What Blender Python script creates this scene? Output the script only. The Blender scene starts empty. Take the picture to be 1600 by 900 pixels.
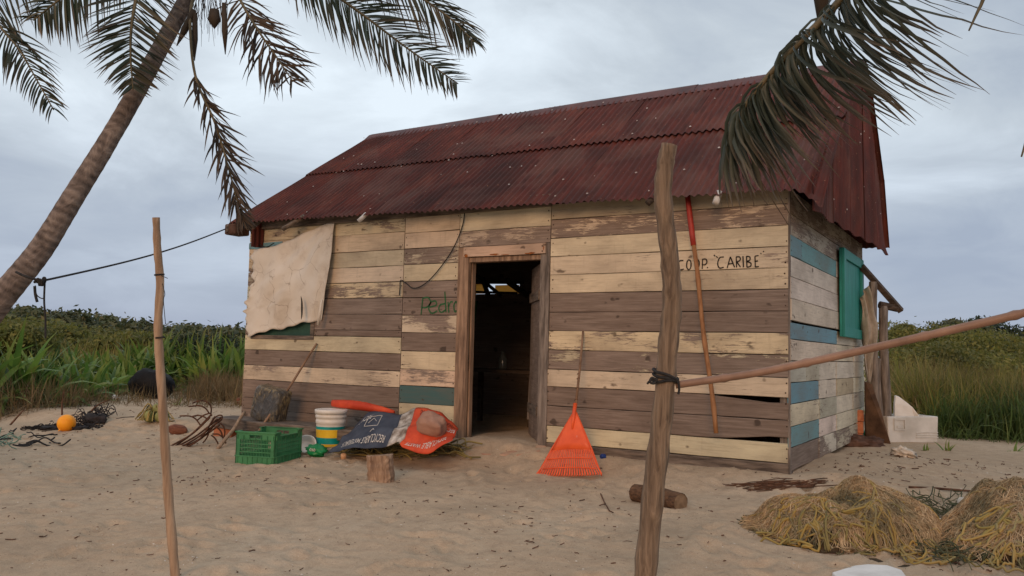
import bpy, math, random
import numpy as np
from mathutils import Vector, Matrix
random.seed(7); RNG = np.random.default_rng(7)
S = bpy.context.scene
COL = S.collection
# ------------------------------------------------------------------ camera
F_PX = 1287.0
CAM = Vector((1.655, -7.348, 0.904))
FW = Vector((-0.5192, 0.85115, 0.07732)).normalized()
RT = Vector((0.85444, 0.51898, 0.02446)).normalized()
UP = Vector((0.01931, -0.07876, 0.99671)).normalized()
cd = bpy.data.cameras.new('camera'); co = bpy.data.objects.new('camera', cd); COL.objects.link(co)
cd.sensor_width = 36.0; cd.lens = F_PX/1600*36; cd.clip_start = .05; cd.clip_end = 3000
M = Matrix((RT, UP, -FW)).transposed().to_4x4(); M.translation = CAM
co.matrix_world = M
S.camera = co
S.render.resolution_x = 1024; S.render.resolution_y = 576
# ------------------------------------------------------------------ world: overcast dusk sky
SUN_FROM = Vector((.30, -.95, .30)).normalized()
w = bpy.data.worlds.new('World'); S.world = w; w.use_nodes = True
nt = w.node_tree; N = nt.nodes; L = nt.links; N.clear()
def nd(t, **k):
    n = N.new(t)
    for a, b in k.items(): setattr(n, a, b)
    return n
out = nd('ShaderNodeOutputWorld'); bg = nd('ShaderNodeBackground'); bg.inputs['Strength'].default_value = .1
L.new(bg.outputs[0], out.inputs[0])
sky = nd('ShaderNodeTexSky'); sky.sky_type = 'NISHITA'; sky.sun_disc = False
sky.sun_elevation = math.asin(SUN_FROM.z); sky.sun_rotation = math.atan2(SUN_FROM.x, SUN_FROM.y)
tc = nd('ShaderNodeTexCoord'); sep = nd('ShaderNodeSeparateXYZ'); L.new(tc.outputs['Generated'], sep.inputs[0])
def math_(op, a, b=None, clamp=False):
    n = nd('ShaderNodeMath', operation=op); n.use_clamp = clamp
    for i, v in enumerate((a, b)):
        if v is None: continue
        if isinstance(v, (int, float)): n.inputs[i].default_value = v
        else: L.new(v, n.inputs[i])
    return n.outputs[0]
zc = math_('MAXIMUM', sep.outputs[2], 0.0)
den = math_('ADD', zc, .22)
px_ = math_('DIVIDE', sep.outputs[0], den); py_ = math_('DIVIDE', sep.outputs[1], den)
cmb = nd('ShaderNodeCombineXYZ'); L.new(px_, cmb.inputs[0]); L.new(py_, cmb.inputs[1])
def noise(scale, detail, rough, off, dist=0.0):
    mp = nd('ShaderNodeMapping'); mp.inputs['Location'].default_value = off; L.new(cmb.outputs[0], mp.inputs[0])
    n = nd('ShaderNodeTexNoise'); n.inputs['Scale'].default_value = scale; n.inputs['Detail'].default_value = detail
    n.inputs['Roughness'].default_value = rough; n.inputs['Distortion'].default_value = dist
    L.new(mp.outputs[0], n.inputs['Vector']); return n.outputs['Fac']
big = noise(.75, 3, .5, (3.1, 1.7, 0), .3); med = noise(2.1, 8, .58, (7.4, 2.2, 0), .5)
mixn = math_('ADD', math_('MULTIPLY', big, .64), math_('MULTIPLY', med, .36))
cr = nd('ShaderNodeValToRGB'); L.new(mixn, cr.inputs[0])
e = cr.color_ramp.elements
e[0].position = .36; e[0].color = (.40, .46, .55, 1); e[1].position = .59; e[1].color = (.82, .91, .99, 1)
m1 = cr.color_ramp.elements.new(.47); m1.color = (.565, .63, .695, 1)
# low bank of blue-grey cloud towards the horizon
hr = nd('ShaderNodeValToRGB'); L.new(zc, hr.inputs[0])
e = hr.color_ramp.elements; e[0].position = .02; e[0].color = (1, 1, 1, 1); e[1].position = .27; e[1].color = (0, 0, 0, 1)
lowf = math_('MULTIPLY', hr.outputs[0], .85)
mxl = nd('ShaderNodeMix', data_type='RGBA'); L.new(lowf, mxl.inputs[0]); L.new(cr.outputs[0], mxl.inputs[6])
mxl.inputs[7].default_value = (.32, .375, .515, 1)
sc = nd('ShaderNodeVectorMath', operation='SCALE'); L.new(mxl.outputs[2], sc.inputs[0]); sc.inputs['Scale'].default_value = 10.4
mx = nd('ShaderNodeMix', data_type='RGBA'); mx.inputs[0].default_value = .93
L.new(sky.outputs[0], mx.inputs[6]); L.new(sc.outputs[0], mx.inputs[7]); L.new(mx.outputs[2], bg.inputs[0])
# ------------------------------------------------------------------ sun: low, warm, veiled by cloud
sd = bpy.data.lights.new('sun', 'SUN'); so = bpy.data.objects.new('sun', sd); COL.objects.link(so)
sd.energy = 1.5; sd.angle = math.radians(24); sd.color = (1.0, .56, .28)
so.rotation_euler = SUN_FROM.to_track_quat('Z', 'Y').to_euler()
S.view_settings.view_transform = 'Standard'; S.view_settings.look = 'None'
S.view_settings.exposure = 0.0; S.view_settings.gamma = 1.0; S.view_settings.use_curve_mapping = False

# ------------------------------------------------------------------ helpers
def ray(px, py): return (FW*F_PX + RT*(px-800) - UP*(py-450)).normalized()
def onY(px, py, y=0.): d = ray(px, py); return CAM + d*((y-CAM.y)/d.y)
def onX(px, py, x=0.): d = ray(px, py); return CAM + d*((x-CAM.x)/d.x)
def onZ(px, py, z=0.): d = ray(px, py); return CAM + d*((z-CAM.z)/d.z)
def dep(px, py, q): d = ray(px, py); return CAM + d*(q/d.dot(FW))
def vnoise(x, y, seed=0):
    x = np.asarray(x, float); y = np.asarray(y, float)
    xi = np.floor(x).astype(np.int64); yi = np.floor(y).astype(np.int64); fx = x-xi; fy = y-yi
    fx = fx*fx*(3-2*fx); fy = fy*fy*(3-2*fy)
    def h(a, b):
        n = (a*374761393 + b*668265263 + seed*1442695) & 0x7fffffff
        n = ((n ^ (n >> 13))*1274126177) & 0x7fffffff
        return ((n ^ (n >> 16)) & 0xffff)/65535.0
    return (h(xi, yi)*(1-fx)+h(xi+1, yi)*fx)*(1-fy)+(h(xi, yi+1)*(1-fx)+h(xi+1, yi+1)*fx)*fy
def sstep(a, b, v): t = np.clip((np.asarray(v, float)-a)/(b-a), 0, 1); return t*t*(3-2*t)
def gz0(x, y):
    x = np.asarray(x, float); y = np.asarray(y, float); d = np.maximum(-y, 0)
    z = -.10 - .12*sstep(0, .7, d) - .045*np.clip(d-.6, 0, 9)
    z = z + .13*np.exp(-((x+2.95)/.75)**2)*np.exp(-(d/.55)**2)*(y < 1.2)      # ramp of sand at the doorway
    z = z + .07*np.exp(-((x-.55)/.55)**2-((y-1.5)/1.2)**2)                     # drift by the side wall
    z = z - .06*sstep(-6, -10, x)*(d < 3)
    hill = 1.15*sstep(8, 34, y*.75 - (x+8)*.62)*sstep(-8, -18, x)
    return z + hill
def gz(x, y):
    z = gz0(x, y)
    z = z + .05*(vnoise(x*.8+3, y*.8, 1)-.5) + .035*(vnoise(x*2.3, y*2.3+5, 2)-.5)
    return z
def gnd(px, py):
    z = -.2
    for _ in range(14):
        p = onZ(px, py, z); z = .5*z + .5*float(gz(p.x, p.y))
    return Vector((p.x, p.y, float(gz(p.x, p.y))))
def onG(p, dz=0.): return Vector((p[0], p[1], float(gz(p[0], p[1]))+dz))

def tag(o, label=None, cat=None, group=None, kind=None):
    if label: o['label'] = label
    if cat: o['category'] = cat
    if group: o['group'] = group
    if kind: o['kind'] = kind
    return o
def mesh_obj(name, v, f, m=None, parent=None, smooth=False, loc=None, rot=None):
    me = bpy.data.meshes.new(name); me.from_pydata([tuple(a) for a in v], [], [tuple(a) for a in f]); me.update()
    if m: me.materials.append(m)
    if smooth: me.polygons.foreach_set('use_smooth', [True]*len(me.polygons))
    o = bpy.data.objects.new(name, me); COL.objects.link(o)
    if loc is not None: o.location = loc
    if rot is not None: o.rotation_euler = rot
    if parent: o.parent = parent
    return o
def np_obj(name, v, quads, m, parent=None, smooth=False, attr=None):
    """fast builder: v (n,3), quads (m,4)"""
    v = np.asarray(v, np.float32); q = np.asarray(quads, np.int32)
    me = bpy.data.meshes.new(name); me.vertices.add(len(v)); me.vertices.foreach_set('co', v.ravel())
    k = q.shape[1]; me.loops.add(q.size); me.loops.foreach_set('vertex_index', q.ravel())
    me.polygons.add(len(q)); me.polygons.foreach_set('loop_start', np.arange(0, q.size, k, dtype=np.int32))
    me.update(calc_edges=True); me.validate()
    if smooth: me.polygons.foreach_set('use_smooth', np.ones(len(me.polygons), bool))
    if attr is not None:
        a = me.attributes.new('tip', 'FLOAT', 'POINT'); a.data.foreach_set('value', np.asarray(attr, np.float32))
    if m: me.materials.append(m)
    o = bpy.data.objects.new(name, me); COL.objects.link(o)
    if parent: o.parent = parent
    return o
def empty(name, loc=(0, 0, 0), rz=0.):
    o = bpy.data.objects.new(name, None); COL.objects.link(o); o.location = loc; o.rotation_euler = (0, 0, rz); return o
class MB:
    def __init__(s): s.v = []; s.f = []
    def add(s, v, f): b = len(s.v); s.v += [Vector(a) for a in v]; s.f += [tuple(i+b for i in q) for q in f]; return s
    def box(s, lo, hi, ch=0.):
        x0, y0, z0 = lo; x1, y1, z1 = hi
        return s.add([(x0,y0,z0),(x1,y0,z0),(x1,y1,z0),(x0,y1,z0),(x0,y0,z1),(x1,y0,z1),(x1,y1,z1),(x0,y1,z1)],
              [(0,3,2,1),(4,5,6,7),(0,1,5,4),(1,2,6,5),(2,3,7,6),(3,0,4,7)])
    def tube(s, pts, rad, n=8, cap=True, jit=0.):
        pts = [Vector(p) for p in pts]; k = len(pts)
        if not hasattr(rad, '__len__'): rad = [rad]*k
        ref = Vector((0, 0, 1)); v = []; fr = None
        for i, p in enumerate(pts):
            t = (pts[min(i+1, k-1)]-pts[max(i-1, 0)])
            t = t.normalized() if t.length > 1e-9 else Vector((0, 0, 1))
            if fr is None:
                a = t.cross(ref)
                if a.length < .05: a = t.cross(Vector((1, 0, 0)))
                fr = a.normalized()
            else:
                a = fr - t*fr.dot(t); fr = a.normalized() if a.length > 1e-6 else fr
            b = t.cross(fr)
            for j in range(n):
                an = 2*math.pi*j/n; r = rad[i]*(1+jit*(random.random()-.5))
                v.append(p + fr*math.cos(an)*r + b*math.sin(an)*r)
        f = [(i*n+j, i*n+(j+1)%n, (i+1)*n+(j+1)%n, (i+1)*n+j) for i in range(k-1) for j in range(n)]
        if cap: f += [tuple(reversed(range(n))), tuple((k-1)*n+j for j in range(n))]
        return s.add(v, f)
    def lathe(s, prof, n=32, c=(0, 0, 0)):
        v = [(c[0]+r*math.cos(2*math.pi*j/n), c[1]+r*math.sin(2*math.pi*j/n), c[2]+z) for r, z in prof for j in range(n)]
        k = len(prof)
        f = [(i*n+j, i*n+(j+1)%n, (i+1)*n+(j+1)%n, (i+1)*n+j) for i in range(k-1) for j in range(n)]
        f += [tuple(reversed(range(n))), tuple((k-1)*n+j for j in range(n))]
        return s.add(v, f)
    def build(s, name, m, parent=None, smooth=False, loc=None, rot=None): return mesh_obj(name, s.v, s.f, m, parent, smooth, loc, rot)
def cat(pts, n=40):
    P = [np.array(p, float) for p in pts]; P = [2*P[0]-P[1]]+P+[2*P[-1]-P[-2]]; o = []
    seg = len(P)-3
    for i in np.linspace(0, seg-1e-6, n):
        k = int(i); t = i-k; a, b, c, d = P[k:k+4]
        o.append(Vector(.5*((2*b)+(-a+c)*t+(2*a-5*b+4*c-d)*t*t+(-a+3*b-3*c+d)*t**3)))
    return o
def bevel(o, wd=.004, seg=2):
    m = o.modifiers.new('bevel', 'BEVEL'); m.width = wd; m.segments = seg; m.limit_method = 'ANGLE'; return o
def solid(o, t): m = o.modifiers.new('solid', 'SOLIDIFY'); m.thickness = t; m.offset = 0; return o
def subd(o, l=1): m = o.modifiers.new('sub', 'SUBSURF'); m.levels = l; m.render_levels = l; return o

# ------------------------------------------------------------------ materials
class NT:
    def __init__(s, name):
        s.m = bpy.data.materials.new(name); s.m.use_nodes = True; s.t = s.m.node_tree; s.b = s.t.nodes['Principled BSDF']; s.o = s.t.nodes['Material Output']
    def n(s, t, **k):
        x = s.t.nodes.new(t)
        for a, b in k.items(): setattr(x, a, b)
        return x
    def l(s, a, b): s.t.links.new(a, b)
    def coords(s, kind='Object', scale=(1, 1, 1), rnd=True):
        tc = s.n('ShaderNodeTexCoord'); mp = s.n('ShaderNodeMapping'); mp.inputs['Scale'].default_value = scale
        src = tc.outputs[kind]
        if rnd:
            oi = s.n('ShaderNodeObjectInfo'); mu = s.n('ShaderNodeMath', operation='MULTIPLY'); mu.inputs[1].default_value = 37.0
            s.l(oi.outputs['Random'], mu.inputs[0]); ad = s.n('ShaderNodeVectorMath', operation='ADD')
            s.l(src, ad.inputs[0]); s.l(mu.outputs[0], ad.inputs[1]); src = ad.outputs[0]
        s.l(src, mp.inputs[0]); return mp.outputs[0]
    def noise(s, co, sc, det=5, ro=.6, dist=0.):
        x = s.n('ShaderNodeTexNoise'); x.inputs['Scale'].default_value = sc; x.inputs['Detail'].default_value = det
        x.inputs['Roughness'].default_value = ro; x.inputs['Distortion'].default_value = dist; s.l(co, x.inputs['Vector']); return x.outputs['Fac']
    def ramp(s, f, stops):
        x = s.n('ShaderNodeValToRGB'); s.l(f, x.inputs[0]); e = x.color_ramp.elements
        while len(e) < len(stops): e.new(.5)
        for q, (p, c) in zip(e, stops): q.position = p; q.color = (*c, 1) if len(c) == 3 else c
        return x.outputs[0]
    def g(s, f, a, b):
        x = s.n('ShaderNodeMapRange'); x.inputs['From Min'].default_value = a; x.inputs['From Max'].default_value = b; s.l(f, x.inputs[0]); return x.outputs[0]
    def mix(s, f, a, b, mode='MIX'):
        x = s.n('ShaderNodeMix', data_type='RGBA', blend_type=mode)
        for i, v in ((0, f), (6, a), (7, b)):
            if isinstance(v, tuple): x.inputs[i].default_value = (*v, 1)
            elif isinstance(v, (int, float)): x.inputs[i].default_value = v
            else: s.l(v, x.inputs[i])
        return x.outputs[2]
    def mth(s, op, a, b):
        x = s.n('ShaderNodeMath', operation=op)
        for i, v in enumerate((a, b)):
            if isinstance(v, (int, float)): x.inputs[i].default_value = v
            else: s.l(v, x.inputs[i])
        return x.outputs[0]
    def bump(s, h, st=.4, d=.01):
        x = s.n('ShaderNodeBump'); x.inputs['Strength'].default_value = st; x.inputs['Distance'].default_value = d; s.l(h, x.inputs['Height']); s.l(x.outputs[0], s.b.inputs['Normal'])
    def base(s, c, rough=.8, spec=.3):
        if isinstance(c, tuple): s.b.inputs['Base Color'].default_value = (*c, 1)
        else: s.l(c, s.b.inputs['Base Color'])
        s.b.inputs['Roughness'].default_value = rough; s.b.inputs['Specular IOR Level'].default_value = spec
        return s.m
def simple(name, c1, c2, sc=8, rough=.7, bump=.3, stretch=(1, 1, 1), spec=.3, lo=.35, hi=.65, dist=0., bd=.01):
    t = NT(name); co = t.coords(scale=stretch); f = t.noise(co, sc, 7, .62, dist)
    t.bump(f, bump, bd); return t.base(t.ramp(f, [(lo, c1), (hi, c2)]), rough, spec)
def leafmat(name, cols, trans=.35, rough=.55, tipcol=None, tip0=.45, tip1=1.0):
    t = NT(name); ge = t.n('ShaderNodeNewGeometry'); c = t.ramp(ge.outputs['Random Per Island'], [(i/(len(cols)-1), q) for i, q in enumerate(cols)])
    co = t.coords('Generated', rnd=False); tcw = t.n('ShaderNodeTexCoord')
    f = t.noise(ge.outputs['Position'], .9, 3, .5); c = t.mix(t.g(f, .35, .65), t.mix(.45, c, (.02, .02, .01)), c)
    if tipcol:
        at = t.n('ShaderNodeAttribute', attribute_name='tip')
        c = t.mix(t.g(at.outputs['Fac'], tip0, tip1), c, tipcol)
    t.base(c, rough, .35)
    tr = t.n('ShaderNodeBsdfTranslucent'); t.l(c, tr.inputs[0]); ms = t.n('ShaderNodeMixShader'); ms.inputs[0].default_value = trans
    t.l(t.b.outputs[0], ms.inputs[1]); t.l(tr.outputs[0], ms.inputs[2]); t.l(ms.outputs[0], t.o.inputs[0]); return t.m

def plank_material():
    t = NT('painted_board'); oi = t.n('ShaderNodeObjectInfo')
    cg = t.coords(scale=(1.2, 12, 26)); grain = t.noise(cg, 2.2, 9, .68, .5)
    cb = t.coords(scale=(.8, 1, 2.2)); blot = t.noise(cb, 2.4, 4, .55)
    cf = t.coords(scale=(.85, 4, 9)); chip = t.noise(cf, 6.5, 11, .76, .9)
    wood = t.ramp(grain, [(.25, (.12, .10, .086)), (.5, (.225, .19, .165)), (.75, (.33, .29, .255))])
    wood = t.mix(t.g(blot, .3, .7), t.mix(.45, wood, (.09, .066, .050)), wood)
    hue = t.mix(oi.outputs['Random'], (.92, .82, .76), (1.10, 1.02, .97)); wood = t.mix(1.0, wood, hue, 'MULTIPLY')
    # paint stays where chip + blot noise lies under the coverage (object colour alpha)
    s_ = t.mth('ADD', t.mth('MULTIPLY', chip, .50), t.mth('MULTIPLY', blot, .50))
    lim = t.mth('ADD', t.mth('MULTIPLY', oi.outputs['Alpha'], .44), .28)
    dlt = t.mth('SUBTRACT', lim, s_); mk0 = t.g(dlt, -.015, .05); fw = t.noise(t.coords(scale=(3, 10, 16)), 9, 8, .75); mask = t.g(t.mth('ADD', mk0, t.mth('MULTIPLY', t.mth('SUBTRACT', fw, .5), 1.5)), .22, .68)
    cw = t.coords(scale=(.7, 1, 1.5)); dirt = t.noise(cw, 1.7, 8, .65, .3)
    fine = t.noise(cg, 3.0, 6, .7)
    paint = t.mix(t.g(dirt, .36, .70), oi.outputs['Color'], t.mix(.6, oi.outputs['Color'], (.16, .125, .095)))
    drip = t.noise(t.coords(scale=(9, 1, .8)), 2.6, 6, .6); paint = t.mix(t.mth('MULTIPLY', t.g(drip, .58, .78), .22), paint, (.15, .10, .065))
    paint = t.mix(t.g(fine, .50, .80), paint, t.mix(.55, paint, (.15, .11, .08)))
    kn = t.noise(t.coords(scale=(1.5, 1, 2.5)), 4.6, 2, .4); paint = t.mix(t.g(kn, .70, .76), paint, t.mix(.75, paint, (.07, .045, .03))); wood = t.mix(t.g(kn, .68, .74), wood, t.mix(.7, wood, (.03, .02, .015)))
    col = t.mix(mask, wood, paint)
    t.base(col, .78, .22); h = t.mth('ADD', t.mth('MULTIPLY', grain, .6), t.mth('MULTIPLY', mask, .35)); t.bump(h, .55, .006); return t.m
MP = plank_material()
M_BEAM = simple('weathered_beam', (.055, .042, .034), (.21, .165, .13), 3, .85, .7, (1.2, 9, 9), bd=.012)
M_FRAME = simple('door_frame_wood', (.12, .075, .05), (.34, .225, .15), 2.6, .8, .5, (10, 10, 1.1))
M_BEAMV = simple('weathered_upright', (.075, .062, .053), (.25, .21, .18), 3, .85, .5, (9, 9, 1.0), bd=.01)
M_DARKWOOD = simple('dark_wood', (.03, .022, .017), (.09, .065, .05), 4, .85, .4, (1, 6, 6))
def roof_material():
    t = NT('red_corrugated_metal'); co = t.coords('Object', (1, 1, 1), rnd=True)
    a = t.noise(co, 1.3, 6, .6); st = t.coords('Object', (14, 1.1, 1.1)); b = t.noise(st, 2.2, 7, .65)
    c = t.ramp(a, [(.28, (.042, .015, .012)), (.5, (.100, .023, .016)), (.72, (.15, .042, .025))])
    c = t.mix(t.g(b, .40, .68), c, (.048, .018, .014)); pa = t.noise(co, .9, 5, .6, .6); c = t.mix(t.mth('MULTIPLY', t.g(pa, .52, .66), .4), c, (.15, .085, .068)); sp = t.noise(co, 30, 4, .6)
    c = t.mix(t.g(sp, .66, .74), c, (.26, .12, .07)); oi = t.n('ShaderNodeObjectInfo')
    c = t.mix(1.0, c, t.mix(oi.outputs['Random'], (.90, .90, .92), (1.06, 1.03, 1.02)), 'MULTIPLY')
    t.base(c, .68, .16); t.bump(t.mth('ADD', a, sp), .2, .006); return t.m
M_ROOF = roof_material()
M_CAP = simple('ridge_metal', (.05, .022, .022), (.12, .045, .04), 4, .55, .2)
M_NAILCAP = simple('washer_metal', (.20, .15, .13), (.52, .48, .45), 20, .5, .1)
M_IRON = simple('nail_iron', (.015, .010, .008), (.05, .025, .015), 60, .8, .1)
M_POST = simple('driftwood_post', (.075, .050, .034), (.31, .225, .155), 4.2, .85, 1., (9, 9, .8), dist=.7, bd=.02, lo=.3, hi=.7)
M_POST2 = simple('peeled_stake', (.21, .135, .085), (.41, .285, .19), 3.0, .75, .4, (10, 10, .9), dist=.3)
M_BAMBOO = simple('bamboo', (.16, .092, .062), (.30, .18, .125), 3.0, .55, .15, (1, 1, 1), spec=.4)
M_STICK = simple('stick_wood', (.13, .075, .045), (.30, .185, .115), 6, .8, .4)
M_BROWNPOLE = simple('brown_pole_wood', (.20, .085, .03), (.36, .17, .07), 5, .6, .3, (6, 6, 1))
M_REDPAINT = simple('red_paint', (.24, .022, .014), (.42, .045, .028), 8, .5, .15)
M_ROPE = simple('black_rope', (.012, .012, .013), (.035, .034, .034), 40, .85, .5)
M_TEAL = simple('teal_paint', (.010, .14, .125), (.022, .26, .225), 3, .55, .25, (2, 8, 1.2), lo=.2, hi=.7)
M_GREENPAINT = simple('dark_green_paint', (.015, .045, .035), (.03, .085, .06), 5, .6, .2)
M_PIPE = simple('white_pipe', (.42, .40, .38), (.66, .64, .61), 9, .5, .1)
M_BLACKINK = simple('black_lettering_paint', (.010, .009, .008), (.030, .026, .022), 30, .8, .1)
M_GREENINK = simple('green_lettering_paint', (.012, .07, .025), (.03, .12, .045), 30, .8, .1)
M_ORANGE = simple('orange_plastic', (.62, .075, .018), (.80, .12, .03), 5, .45, .05, spec=.4)
M_WHITE = simple('white_plastic', (.58, .54, .48), (.74, .71, .66), 3, .4, .05, spec=.45)
M_PRINTW = simple('white_print', (.50, .47, .43), (.66, .63, .58), 25, .7, .05)
M_CRATE = simple('green_crate_plastic', (.03, .15, .06), (.055, .23, .095), 5, .5, .1, spec=.4)
M_TEALBAND = simple('teal_label', (.0, .20, .19), (.01, .30, .28), 6, .45, .05)
M_YELBAND = simple('yellow_label', (.60, .36, .02), (.76, .50, .03), 6, .45, .05)
M_BRICK = simple('orange_clay_brick', (.34, .115, .055), (.52, .20, .10), 14, .9, .5)
M_STONE = simple('pinkish_stone', (.26, .14, .10), (.40, .235, .17), 5, .85, .4)
M_RUST = simple('rusty_iron', (.030, .014, .009), (.12, .05, .025), 22, .85, .6)
M_HUSK = simple('coconut_husk', (.10, .035, .02), (.23, .09, .05), 9, .85, .6, (1, 1, 5))
M_GREENCOCO = simple('green_coconut', (.11, .13, .04), (.24, .25, .09), 6, .6, .2)
M_BUOY = simple('orange_buoy', (.80, .27, .006), (.92, .38, .012), 7, .55, .15, spec=.35)
M_BLACKNET = simple('black_netting', (.006, .006, .007), (.035, .028, .028), 14, .9, .8)
M_BLACKBAG = simple('black_plastic_bag', (.005, .005, .006), (.012, .012, .014), 6, .6, .8, spec=.15, bd=.05)
M_LOGBARK = simple('log_bark', (.05, .026, .015), (.16, .085, .045), 7, .9, .8, (2, 8, 8))
M_LOGEND = simple('log_end', (.12, .075, .042), (.25, .165, .10), 12, .85, .4)
M_BLOCK = simple('weathered_block', (.17, .105, .07), (.40, .27, .18), 4, .85, .7, (8, 8, 1.4), bd=.015)
M_FOAM = simple('dirty_white_foam', (.55, .54, .52), (.76, .75, .73), 4, .8, .2)
M_COOLER = simple('cooler_plastic', (.42, .40, .36), (.60, .58, .54), 3, .55, .08, spec=.35)
M_BLUECLOTH = simple('blue_banner', (.028, .036, .058), (.062, .074, .102), 5, .75, .2)
M_ORCLOTH = simple('orange_banner', (.42, .040, .014), (.64, .085, .028), 5, .65, .2)
M_WHCLOTH = simple('white_banner', (.16, .12, .09), (.58, .53, .47), 11, .75, .2)
M_BRCLOTH = simple('brown_cloth', (.045, .022, .014), (.12, .065, .045), 9, .9, .6)
M_BONE = simple('bone', (.46, .40, .33), (.66, .60, .52), 10, .8, .4)
M_GREENBAG = simple('green_bag', (.0, .14, .04), (.01, .24, .07), 5, .45, .15, spec=.4)
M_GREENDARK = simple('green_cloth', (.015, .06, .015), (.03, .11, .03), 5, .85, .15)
M_RUSTSPOT = simple('rust_stain', (.16, .045, .01), (.34, .12, .03), 20, .9, .2)
M_BLUECAP = simple('blue_plastic', (.01, .03, .16), (.02, .06, .26), 5, .4, .05)
M_TWIG = simple('twigs', (.045, .022, .013), (.15, .075, .045), 12, .9, .4)
M_YELPANE = NT('yellow_fibreglass'); 
def _yp():
    t = M_YELPANE; c = (.75, .52, .22); t.base(c, .6, .3); tr = t.n('ShaderNodeBsdfTranslucent'); tr.inputs[0].default_value = (*c, 1)
    ms = t.n('ShaderNodeMixShader'); ms.inputs[0].default_value = .75; t.l(t.b.outputs[0], ms.inputs[1]); t.l(tr.outputs[0], ms.inputs[2]); t.l(ms.outputs[0], t.o.inputs[0]); return t.m
M_YELPANE = _yp()
def tarp_material():
    t = NT('worn_tarp'); co = t.coords(rnd=False); f = t.noise(co, 2.2, 7, .6)
    c = t.ramp(f, [(.26, (.56, .49, .40)), (.5, (.72, .66, .57)), (.8, (.77, .73, .66))])
    mp = t.n('ShaderNodeTexVoronoi', feature='DISTANCE_TO_EDGE'); mp.inputs['Scale'].default_value = 3.1; mp.inputs['Randomness'].default_value = .75
    wv = t.n('ShaderNodeVectorMath', operation='ADD'); t.l(co, wv.inputs[0]); nn = t.n('ShaderNodeTexNoise'); nn.inputs['Scale'].default_value = 5; nn.inputs['Detail'].default_value = 4
    t.l(co, nn.inputs['Vector']); sc_ = t.n('ShaderNodeVectorMath', operation='SCALE'); sc_.inputs['Scale'].default_value = .14; t.l(nn.outputs['Color'], sc_.inputs[0]); t.l(sc_.outputs[0], wv.inputs[1]); t.l(wv.outputs[0], mp.inputs['Vector'])
    cut = t.mth('MULTIPLY', t.g(mp.outputs['Distance'], .012, .003), t.g(t.noise(co, 2.9, 3, .5), .46, .56))  # dark lines for cracks, with crease shading put into the colour
    c = t.mix(t.mth('MULTIPLY', cut, .5), c, (.20, .12, .07)); c = t.mix(t.mth('MULTIPLY', t.g(t.noise(co, 5.5, 8, .7), .55, .72), .35), c, (.30, .21, .14)); t.base(c, .75, .25)
    h = t.mth('ADD', t.noise(co, 7, 5, .6), t.mth('MULTIPLY', cut, -.5)); t.bump(h, .18, .01)
    tr = t.n('ShaderNodeBsdfTranslucent'); t.l(c, tr.inputs[0]); ms = t.n('ShaderNodeMixShader'); ms.inputs[0].default_value = .15
    t.l(t.b.outputs[0], ms.inputs[1]); t.l(tr.outputs[0], ms.inputs[2]); t.l(ms.outputs[0], t.o.inputs[0]); return t.m
M_TARP = tarp_material()
def sand_material():
    t = NT('beach_sand'); tc_ = t.n('ShaderNodeTexCoord'); co = tc_.outputs['Object']
    a = t.noise(co, .55, 5, .6); b = t.noise(co, 9, 8, .7); c_ = t.noise(co, 160, 3, .6)
    c = t.ramp(a, [(.3, (.43, .315, .21)), (.55, (.53, .40, .275)), (.75, (.58, .465, .34))])
    c = t.mix(t.g(b, .45, .72), c, t.mix(.38, c, (.14, .085, .055)))
    c = t.mix(t.g(c_, .35, .75), t.mix(.25, c, (.12, .08, .05)), t.mix(.18, c, (.62, .52, .42)))
    sp = t.noise(co, 55, 2, .5); c = t.mix(t.g(sp, .70, .74), c, (.10, .06, .04)); sp2 = t.noise(co, 43, 2, .5)
    c = t.mix(t.g(sp2, .73, .76), c, (.62, .57, .50))
    # green-brown litter under the plants away from the hut
    sx = t.n('ShaderNodeSeparateXYZ'); t.l(co, sx.inputs[0])
    t.base(c, .95, .1); h = t.mth('ADD', t.mth('MULTIPLY', b, 1.0), t.mth('MULTIPLY', c_, .12)); t.bump(h, .6, .04); return t.m
M_SAND = sand_material()
M_PALMTRUNK = None
def trunk_material():
    t = NT('palm_bark'); co = t.coords('UV' if False else 'Object', (1, 1, 1), rnd=False)
    at = t.n('ShaderNodeAttribute', attribute_name='tip'); wv = t.mth('SINE', t.mth('MULTIPLY', at.outputs['Fac'], 2*math.pi*75), 0)
    f = t.noise(co, 9, 9, .72, .8); g2 = t.mth('ADD', t.mth('MULTIPLY', wv, .045), f)
    c = t.ramp(g2, [(.32, (.065, .052, .046)), (.5, (.165, .132, .115)), (.68, (.30, .245, .21))])
    t.base(c, .9, .15); t.bump(g2, .8, .03); return t.m
M_PALMTRUNK = trunk_material()
M_FROND = leafmat('palm_leaflets', [(.018, .032, .020), (.03, .048, .026), (.045, .05, .028), (.07, .055, .035)], .22, .42, (.10, .065, .038), .55, 1.1)
M_FRONDNEAR = leafmat('near_palm_leaflets', [(.020, .038, .032), (.038, .060, .048), (.06, .075, .058), (.06, .058, .046)], .2, .45, (.10, .075, .055), .45, 1.0)
M_DEADFROND = leafmat('dry_palm_leaflets', [(.035, .026, .020), (.065, .045, .032), (.10, .07, .048)], .2, .7)
M_RACHIS = simple('frond_rib', (.06, .055, .03), (.15, .12, .07), 8, .6, .2)
M_STRAP = leafmat('strap_leaves', [(.07, .145, .028), (.115, .225, .04), (.185, .31, .06), (.30, .33, .08)], .4, .42, (.30, .24, .07), .75, 1.2)
M_GRASS = leafmat('grass_blades', [(.16, .18, .045), (.25, .25, .06), (.34, .285, .09), (.36, .265, .115)], .45, .6)
M_DKGRASS = leafmat('green_grass_blades', [(.06, .115, .03), (.10, .165, .042), (.15, .19, .055)], .4, .6)
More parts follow.
